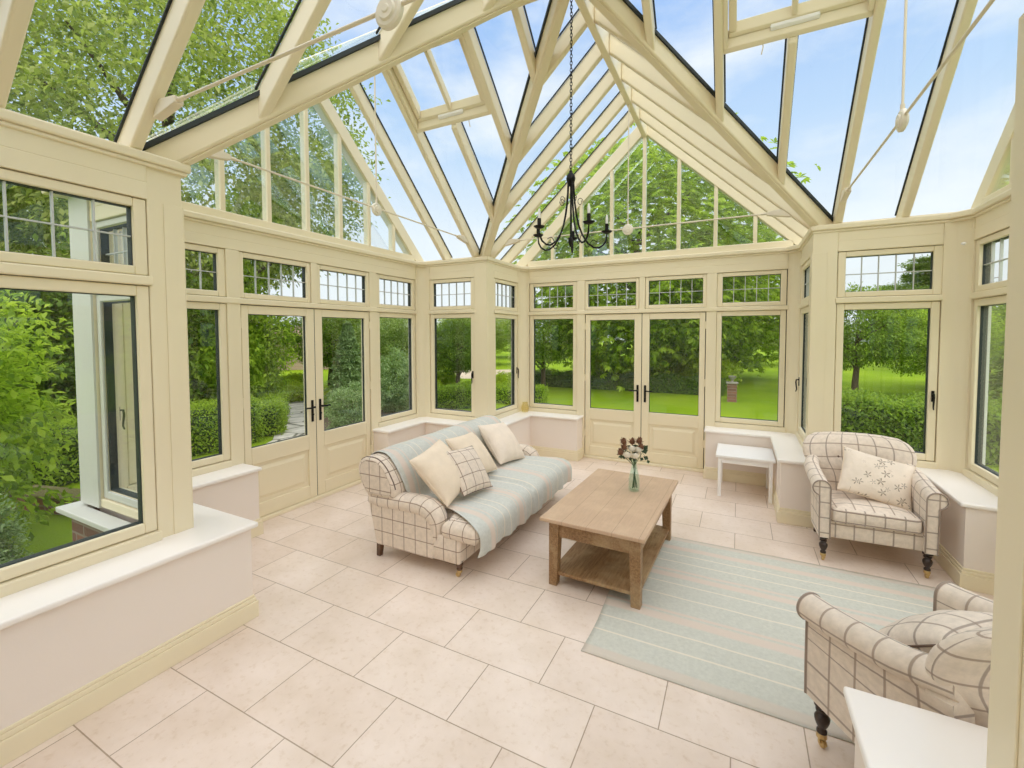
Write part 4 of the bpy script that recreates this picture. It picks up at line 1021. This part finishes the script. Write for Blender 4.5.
def wood(seed, h, r0, nb, reach, rise, z0=.35):
    g = random.Random(seed); b = MB(); pts = [(g.uniform(-.03, .03) * h * i / 5, g.uniform(-.03, .03) * h * i / 5, h * i / 5) for i in range(6)]
    b.tube(pts, [r0 * 1.25, r0, r0 * .85, r0 * .65, r0 * .42, r0 * .2], 8)
    for i in range(nb):
        a = 2 * PI * i / nb + g.uniform(-.4, .4); z = h * (z0 + (.9 - z0) * i / nb); p = Vector((0, 0, z)); d = Vector((math.cos(a), math.sin(a), 0)); L = reach * g.uniform(.7, 1.0)
        b.tube([p, p + d * L * .3 + Vector((0, 0, rise * .35)), p + d * L * .65 + Vector((0, 0, rise * .7)), p + d * L + Vector((0, 0, rise))], [r0 * .45, r0 * .33, r0 * .2, r0 * .07], 6)
    return b.mesh('branches', M['bark'], smooth=60)
PROTO = {}
def proto(key, cmesh, wmesh, ch):
    PROTO[key] = (cmesh, wmesh, ch)
# crowns are unit-ish meshes centred on the origin; ch is crown centre height above ground
proto('chestnut', crown_mesh('chestnut_crown', 1, 1650, 6, (4.0, 4.0, 4.3), .24, .36, M['leaf_bright'], .22, 5, .3, .10, .45), wood(1, 6.5, .2, 9, 3.0, 1.2, .35), 5.0)
proto('broad', crown_mesh('broadleaf_crown', 2, 1150, 62, (4.6, 4.6, 4.4), .14, .5, M['leaf_lit'], .3, 0, .35, .06, .5), wood(2, 8, .28, 10, 3.6, 1.8, .25), 6.4)
proto('small', crown_mesh('small_tree_crown', 3, 520, 34, (1.75, 1.75, 1.35), .105, .5, M['leaf_mid'], .22, 0, .25, .09, .4), wood(3, 2.6, .11, 7, 1.3, .7, .3), 2.35)
proto('shrub', crown_mesh('shrub_crown', 4, 380, 40, (1.2, 1.2, 1.5), .115, .48, M['leaf_mid'], .25, 0, .2, .10, .35), wood(4, 1.7, .05, 6, .7, .7, .1), 1.4)
proto('dark', crown_mesh('dark_shrub_crown', 5, 420, 40, (1.3, 1.3, 1.4), .10, .5, M['leaf_dark'], .25, 0, .2, .10, .35), wood(5, 1.7, .05, 6, .7, .7, .1), 1.25)
proto('lime', crown_mesh('lime_mound_crown', 6, 260, 34, (.7, .7, .42), .07, .5, M['leaf_lime'], .2, 0, 0, .12, .3), wood(6, .4, .02, 5, .3, .2, .1), .38)
def conifer_mesh():
    g = np.random.default_rng(9); n = 26000; t = g.random(n) ** .75; a = g.uniform(0, 2 * PI, n); lay = np.floor(t * 13); fr = t * 13 - lay
    R_ = (1 - t * .93) * .85 * (1 - .35 * fr) * (1 + .15 * np.sin(a * 5 + lay * 2)); q = np.sqrt(g.random(n)) ** .6
    C = np.stack([R_ * q * np.cos(a), R_ * q * np.sin(a), t * 2.7 - 1.35 - q * .12], 1); ax = np.stack([np.cos(a), np.sin(a), np.full(n, -.15)], 1) + rdir(n, g) * .6
    return leafmesh('conifer_crown', C, ax, np.array([0, 0, 1.]) + rdir(n, g) * .3, .10 * g.uniform(.7, 1.2, n), .03, M['leaf_blue'])
proto('conifer', conifer_mesh(), wood(7, 2.4, .06, 8, .5, .1, .1), 1.4)
def cedar_mesh():
    g = np.random.default_rng(11); cs, axs = [], []
    for i in range(34):
        z = -3 + 6.6 * i / 34; R_ = 3.6 * (1 - .55 * abs(z + .6) / 4) * g.uniform(.55, 1.1); a0 = i * 2.4; n = 1500
        r = R_ * np.sqrt(g.random(n)); a = a0 + g.normal(size=n) * .55
        cs.append(np.stack([r * np.cos(a), r * np.sin(a), z + .18 * r * .3 + g.normal(size=n) * .09], 1))
    C = np.concatenate(cs); ax = rdir(len(C), g); return leafmesh('cedar_crown', C, ax, np.array([0, 0, 1.]) + rdir(len(C), g) * .2, .16, .06, M['leaf_dark'])
proto('cedar', cedar_mesh(), wood(8, 8, .3, 10, 3, .6, .3), 5.5)
CAT = dict(chestnut='tree', broad='tree', small='tree', shrub='shrub', dark='shrub', lime='shrub', conifer='conifer', cedar='tree')
NAME = dict(chestnut='chestnut_tree', broad='broadleaf_tree', small='small_tree', shrub='leafy_shrub', dark='evergreen_shrub', lime='lime_shrub', conifer='conifer', cedar='cedar_tree')
def plant(key, x, y, s, label, rz=0, group=None, sz=None, z=GZ, material=None):
    cm, wm, ch = PROTO[key]; sz = sz or s
    r = empty(NAME[key], (x, y, z), rz, label, CAT[key], group)
    c = bpy.data.objects.new('crown', cm); w_ = bpy.data.objects.new('trunk', wm)
    for o in (c, w_): COL.objects.link(o); o.parent = r
    c.location = (0, 0, ch * sz); c.scale = (s, s, sz); w_.scale = (s, s, sz)
    if material:
        c.material_slots[0].link = 'OBJECT'; c.material_slots[0].material = material
    return r
def hedge(x0, x1, y0, y1, h, label, rz=0, loc=(0, 0), n=9000, material=None, leaf=.05, seed=1, name='hedge'):
    g = np.random.default_rng(seed); dx, dy = x1 - x0, y1 - y0
    ar = np.array([dx * dy, dx * h, dx * h, dy * h, dy * h]); f = g.choice(5, n, p=ar / ar.sum()); u, v_ = g.random(n), g.random(n)
    C = np.empty((n, 3)); O = np.zeros((n, 3))
    for i, (P, o) in enumerate(((lambda u, w_: (x0 + dx * u, y0 + dy * w_, h + 0 * u), (0, 0, 1)), (lambda u, w_: (x0 + dx * u, y0 + 0 * u, h * w_), (0, -1, 0)), (lambda u, w_: (x0 + dx * u, y1 + 0 * u, h * w_), (0, 1, 0)), (lambda u, w_: (x0 + 0 * u, y0 + dy * w_, h * u), (-1, 0, 0)), (lambda u, w_: (x1 + 0 * u, y0 + dy * w_, h * u), (1, 0, 0)))):
        k_ = f == i; p = P(u[k_], v_[k_]); C[k_] = np.stack(p, 1); O[k_] = o
    C += g.normal(size=(n, 3)) * .035 + .04 * np.sin(C[:, [1, 2, 0]] * 6); ax = O * .6 + rdir(n, g); up = np.array([0, 0, 1.]) + O + rdir(n, g) * .5
    r = empty(name, (loc[0], loc[1], GZ), rz, label, 'hedge')
    me = leafmesh('hedge_leaves', C, ax, up, leaf * g.uniform(.7, 1.3, n), leaf * .55, material or M['leaf_mid']); o = bpy.data.objects.new('foliage', me); COL.objects.link(o); o.parent = r
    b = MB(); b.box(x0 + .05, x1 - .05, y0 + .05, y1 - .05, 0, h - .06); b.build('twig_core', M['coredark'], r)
    return r
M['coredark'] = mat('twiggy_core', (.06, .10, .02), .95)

b = MB(); b.box(-70, 70, -40, 90, GZ - .3, GZ); tag(b.build('lawn', M['lawn']), 'bright green mown lawn surrounding the sunroom', 'lawn', kind=S)
b = MB(); b.prism([(-2.9, -.6, GZ), (-2.9, 1.2, GZ), (-4.3, 2.0, GZ), (-6.0, 2.75, GZ), (-9.4, 5.5, GZ), (-13, 8.0, GZ), (-13, 7.0, GZ), (-9.5, 4.55, GZ), (-6.25, 1.95, GZ), (-5.6, .9, GZ), (-4.6, -.2, GZ)], (0, 0, .012)); tag(b.build('garden_path', M['paving']), 'pale stone flag path winding away from the left doors', 'path', kind=S)
b = MB(); b.prism([(-6.2, 2.9, GZ), (-4.3, 2.2, GZ), (-3.0, 1.9, GZ), (-2.2, 3.2, GZ), (-4, 6, GZ), (-9.5, 6, GZ)], (0, 0, .03)); tag(b.build('flower_bed', M['soil']), 'dark soil flower bed right of the stone path', 'flower bed', kind=S)
# left garden
hedge(-.38, .38, -2.7, 2.1, .72, 'clipped box hedge running past the left doors beside the path', 0, (-6.75, -.3), 26000, M['leaf_bright'], .045, 1)
hedge(-.40, .40, 0, 3.0, .52, 'clipped box hedge lining the left edge of the stone path', math.radians(-308), (-6.75, 1.95), 22000, M['leaf_bright'], .045, 2)
plant('broad', -11.5, 3.0, 1.0, 'huge spreading broadleaf tree towering over the left arm of the sunroom', .4, None, .98)
plant('shrub', -9.3, .9, 1.25, 'tall leafy shrub behind the box hedge, seen through the narrow near pane', .3)
plant('shrub', -8.75, 2.75, .92, 'tall leafy shrub behind the path hedge in the nearer door', 1.2, None, 1.15, material=M['leaf_bright'])
plant('dark', -9.2, -.7, 1.2, 'dark evergreen shrub behind the hedge left of the left doors', 2.1)
plant('shrub', -12.6, 4.6, 1.2, 'loose green shrub behind the tall shrubs left of the path', 2.9)
plant('dark', -10.5, -2.8, 1.3, 'dark evergreen shrub at the back of the small side lawn', .7)
plant('dark', -8.3, -3.2, 1.1, 'dark evergreen shrub furthest left along the side lawn', 1.9)
plant('broad', -16, -1.5, .85, 'broadleaf tree beyond the side lawn on the left', 2.0)
for i, (x, y, s, lb) in enumerate(((-9.9, 5.3, .62, 'lime green mound at the bend of the path'), (-11.3, 6.3, .8, 'lime green mound beyond the bend of the path'), (-8.6, 5.15, .6, 'lime green mound right of the path'), (-7.3, 5.9, .62, 'lime green mound below the blue-green conifer'), (-6.7, 6.6, .75, 'lime green mound under the far left side window'), (-7.4, 7.6, .8, 'lime green mound behind the rounded blue shrub'), (-7.8, 9.2, .85, 'lime green mound in front of the forked apple tree'), (-5.0, 8.5, .9, 'lime green mound right of the forked apple tree'))):
    plant('lime', x, y, s, lb, i * 1.3, 'lime green mounds in the bed')
plant('conifer', -6.95, 4.35, .80, 'blue-green conifer right of the path, filling the farther left door', .5, None, .80)
plant('small', -11.4, 7.7, .8, 'bushy green tree behind the conifer at the bend of the path', 1.5, None, .72)
plant('dark', -5.35, 2.95, .36, 'low rounded dark evergreen at the foot of the conifer', .2, material=M['leaf_blue'])
plant('shrub', -6.2, 5.1, .42, 'rounded green shrub under the far side window of the left wall', 1.1, None, .50, material=M['leaf_blue'])
plant('small', -8.3, 7.4, .8, 'bushy tree behind the rounded shrub on the left', 2.2, None, .66, material=M['leaf_pale'])
plant('small', -10.9, 9.0, .9, 'pale bushy tree far behind the conifers', .9, None, .72)
plant('small', -6.7, 8.5, .62, 'forked apple tree beyond the window behind the sofa', 1.4, None, .64, material=M['leaf_dark'])
plant('small', -4.7, 10.6, .75, 'bushy tree beyond the short return window left of the far doors', 2.6, None, .8)
hedge(-.75, .75, -.35, .35, .50, 'rounded green hedge block under the window behind the sofa', .5, (-5.5, 6.4), 9000, M['leaf_mid'], .05, 3)
hedge(-1.3, 1.3, -.4, .4, .42, 'bright green hedge block left of the far lawn', -.2, (-4.9, 7.9), 9000, M['leaf_bright'], .05, 4)
b = MB(); b.prism([(-10.6, 11.6, GZ), (-7.2, 14.0, GZ), (-9.0, 18.0, GZ), (-13.2, 15.0, GZ)], (0, 0, .01)); tag(b.build('gravel_path', M['gravel']), 'strip of sandy gravel behind the forked apple tree', 'path', kind=S)
# pale brick cottage far off on the left
r = empty('cottage', (-21, 14.2, GZ), math.radians(35), 'pale pink brick cottage glimpsed beyond the path', 'house')
b = MB(); b.box(-3.5, 3.5, -2, 2, 0, 1.85); b.build('brick_walls', M['pinkbrick'], r, uvbox=True)
b = MB(); b.prism([(-3.8, -2.3, 1.75), (-3.8, 2.3, 1.75), (-3.8, 0, 2.35)], (7.6, 0, 0)); b.build('roof', M['terracotta'], r)
# near left, close to the big window
proto('spray', crown_mesh('spray_crown', 21, 260, 14, (.62, .62, 1.25), .088, .5, M['leaf_bright'], .25, 0, .5, .10, .3), wood(21, 1.9, .028, 7, .5, .6, .1), 1.25)
NAME['spray'] = 'leafy_shrub'; CAT['spray'] = 'shrub'
plant('spray', -4.35, -2.12, 1.0, 'bright large-leaved shrub close outside the near left window', .4)
plant('spray', -5.2, -1.75, 1.0, 'large-leaved shrub just behind the one nearest the window', 2.4)
plant('shrub', -3.55, -2.28, .30, 'small blue-green bush low outside the near left window', .6, material=M['leaf_blue'])
hedge(-.3, .3, -2.2, 1.2, 1.05, 'dark hedge across the side lawn outside the near left window', .3, (-8.2, -2.2), 9000, M['leaf_dark'], .05, 5)
b = MB(); b.box(-1.3, .7, -.11, .11, 0, .16); r = empty('garden_wall', (-4.7, -.92, GZ), .25, 'low old brick wall beside the side lawn', 'garden wall'); b.build('brickwork', M['brick'], r, uvbox=True)
b = MB(); b.box(-1.33, .73, -.14, .14, .16, .19); b.build('coping', M['moss'], r, bevel=.01)
# far lawn
plant('chestnut', -2.0, 12.9, 1.0, 'large horse chestnut tree with drooping bright leaves beyond the far doors', .0, None, .92)
plant('chestnut', .2, 17.5, .85, 'second horse chestnut tree behind the brick pier', 1.9, None, .72)
hedge(-3.6, 2.9, -.35, .35, .48, 'dark clipped hedge along the far side of the lawn', 0, (-2.2, 11.9), 14000, M['leaf_dark'], .06, 6)
r = empty('brick_pier', (.97, 10.6, GZ), 0, 'small red brick gate pier with a stone urn at the end of the dark hedge', 'gate pier')
b = MB(); b.box(-.12, .12, -.12, .12, 0, .50); b.build('brickwork', M['brick'], r, uvbox=True)
b = MB(); b.box(-.15, .15, -.15, .15, .50, .54); b.build('cap', M['stone'], r, bevel=.01)
b = MB(); b.lathe([(.05, .55), (.03, .58), (.04, .61), (.09, .65), (.10, .70), (.11, .71), (.07, .71)], n=18); b.build('urn', M['stone'], r, smooth=50)
for i, (x, y, s_, lb) in enumerate(((-3.6, 13.9, 1.5, 'lime bush behind the dark hedge at the left of the far lawn'), (-1.2, 14.6, 1.7, 'lime bush behind the dark hedge near the chestnut trunk'), (.2, 13.6, 1.3, 'lime bush behind the dark hedge close to the brick pier'))):
    plant('lime', x, y, s_, lb, i * 2.1)
# right
hedge(-1.6, 1.3, -.6, .6, .77, 'dense green hedge outside the window behind the sprigged-cushion armchair', -.05, (3.7, 6.2), 26000, M['leaf_mid'], .06, 7)
plant('small', 4.15, 12.9, .8, 'small spreading tree with a bent trunk on the right lawn', 1.0, None, .86)
plant('small', 6.2, 13.6, .8, 'bushy tree to the right of the spreading tree on the lawn', 2.0, None, .70, material=M['leaf_bright'])
plant('small', 8.2, 16.5, 1.25, 'large bushy tree behind the trees on the right lawn', 3.0, None, .85)
plant('cedar', 10.0, 27, .85, 'flat-branched dark cedar rising behind the right lawn', .4, None, .62)
plant('conifer', 5.75, 7.75, 1.3, 'green conifer outside the right wall window', 1.0, None, 1.05, material=M['leaf_mid'])
plant('shrub', 8.6, 9.6, 1.0, 'leafy shrub beside the conifer outside the right wall window', .3, material=M['leaf_bright'])
plant('broad', 13.5, 11.5, .85, 'broadleaf tree beyond the right wall window', 1.3)
# tree belt closing the view
belt = [(-27, -6), (-26, 3), (-30, 13), (-24, 21), (-17, 27), (-10, 30), (-3, 33), (5, 36), (12, 40), (18, 34), (23, 27), (26, 18), (27, 8), (24, -2), (-13, 20), (1, 27)]
for i, (x, y) in enumerate(belt):
    where = 'left' if x < -12 and y < 22 else 'far' if x < 14 else 'right'
    plant('broad', x, y, (.95 if x < -24 and y < 10 else .62) + .1 * math.sin(i * 2.1), f'background broadleaf tree in the belt beyond the {where} side of the garden', i * 1.7, f'background trees on the {where} side', (.75 if x < -24 and y < 10 else .25 if y == 20 else .33) + .06 * math.cos(i * 1.3))

# ================================================================== LIGHT, SKY, CAMERA
w = bpy.data.worlds.new('sky'); scene.world = w; w.use_nodes = True
nt = w.node_tree; bg = nt.nodes['Background']
tc = nt.nodes.new('ShaderNodeTexCoord'); sp = nt.nodes.new('ShaderNodeSeparateXYZ'); nt.links.new(tc.outputs['Generated'], sp.inputs[0])
rp = nt.nodes.new('ShaderNodeValToRGB'); e = rp.color_ramp.elements
stops = [(0, (.50, .56, .50)), (.02, (.90, .94, .98)), (.20, (.86, .92, .99)), (.38, (.55, .72, .97)), (.60, (.36, .55, .94)), (1, (.26, .46, .90))]
while len(e) < len(stops): e.new(.5)
for el, (p, c) in zip(e, stops): el.position = p; el.color = (*c, 1)
nt.links.new(sp.outputs[2], rp.inputs[0])
no = nt.nodes.new('ShaderNodeTexNoise'); no.inputs['Scale'].default_value = 2.3; no.inputs['Detail'].default_value = 7; no.inputs['Roughness'].default_value = .55
mp = nt.nodes.new('ShaderNodeMapping'); mp.inputs['Scale'].default_value = (1, 1, 2.2); mp.inputs['Location'].default_value = (.3, 1.2, .4)
nt.links.new(tc.outputs['Generated'], mp.inputs[0]); nt.links.new(mp.outputs[0], no.inputs['Vector'])
cr = nt.nodes.new('ShaderNodeValToRGB'); cr.color_ramp.elements[0].position = .50; cr.color_ramp.elements[1].position = .72
nt.links.new(no.outputs['Fac'], cr.inputs[0])
mx = nt.nodes.new('ShaderNodeMix'); mx.data_type = 'RGBA'; nt.links.new(cr.outputs[0], mx.inputs[0]); nt.links.new(rp.outputs[0], mx.inputs[6]); mx.inputs[7].default_value = (.97, .98, 1, 1)
nt.links.new(mx.outputs[2], bg.inputs[0]); bg.inputs[1].default_value = .895
sun = bpy.data.lights.new('sun', 'SUN'); sun.energy = 4.6; sun.angle = math.radians(120); sun.color = (1, .885, .755)
so = bpy.data.objects.new('sun', sun); COL.objects.link(so); so.rotation_euler = (math.radians(20), math.radians(10), 0)
cam = bpy.data.cameras.new('camera'); co = bpy.data.objects.new('camera', cam); COL.objects.link(co); scene.camera = co
cam.sensor_width = 36; cam.lens = 446.41 / 1024 * 36; cam.shift_x = 0; cam.shift_y = -32.13 / 1024; cam.clip_start = .02; cam.clip_end = 500
yaw, pitch, roll = (-0.46979, -0.04128, -0.00214)
fw = Vector((math.sin(yaw) * math.cos(pitch), math.cos(yaw) * math.cos(pitch), math.sin(pitch)))
rt = Vector((math.cos(yaw), -math.sin(yaw), 0)); up = rt.cross(fw)
r2 = rt * math.cos(roll) + up * math.sin(roll); u2 = up * math.cos(roll) - rt * math.sin(roll)
mtx = Matrix((r2, u2, -fw)).transposed().to_4x4(); mtx.translation = Vector((1.1100, -3.1388, 1.6991)); co.matrix_world = mtx
vs = scene.view_settings; vs.view_transform = 'Standard'; vs.look = 'None'; vs.gamma = 1; vs.use_curve_mapping = False; vs.exposure = 0.26
scene.cycles.max_bounces = 10; scene.cycles.diffuse_bounces = 8; scene.cycles.transparent_max_bounces = 24; scene.cycles.glossy_bounces = 4
scene.cycles.use_denoising = True
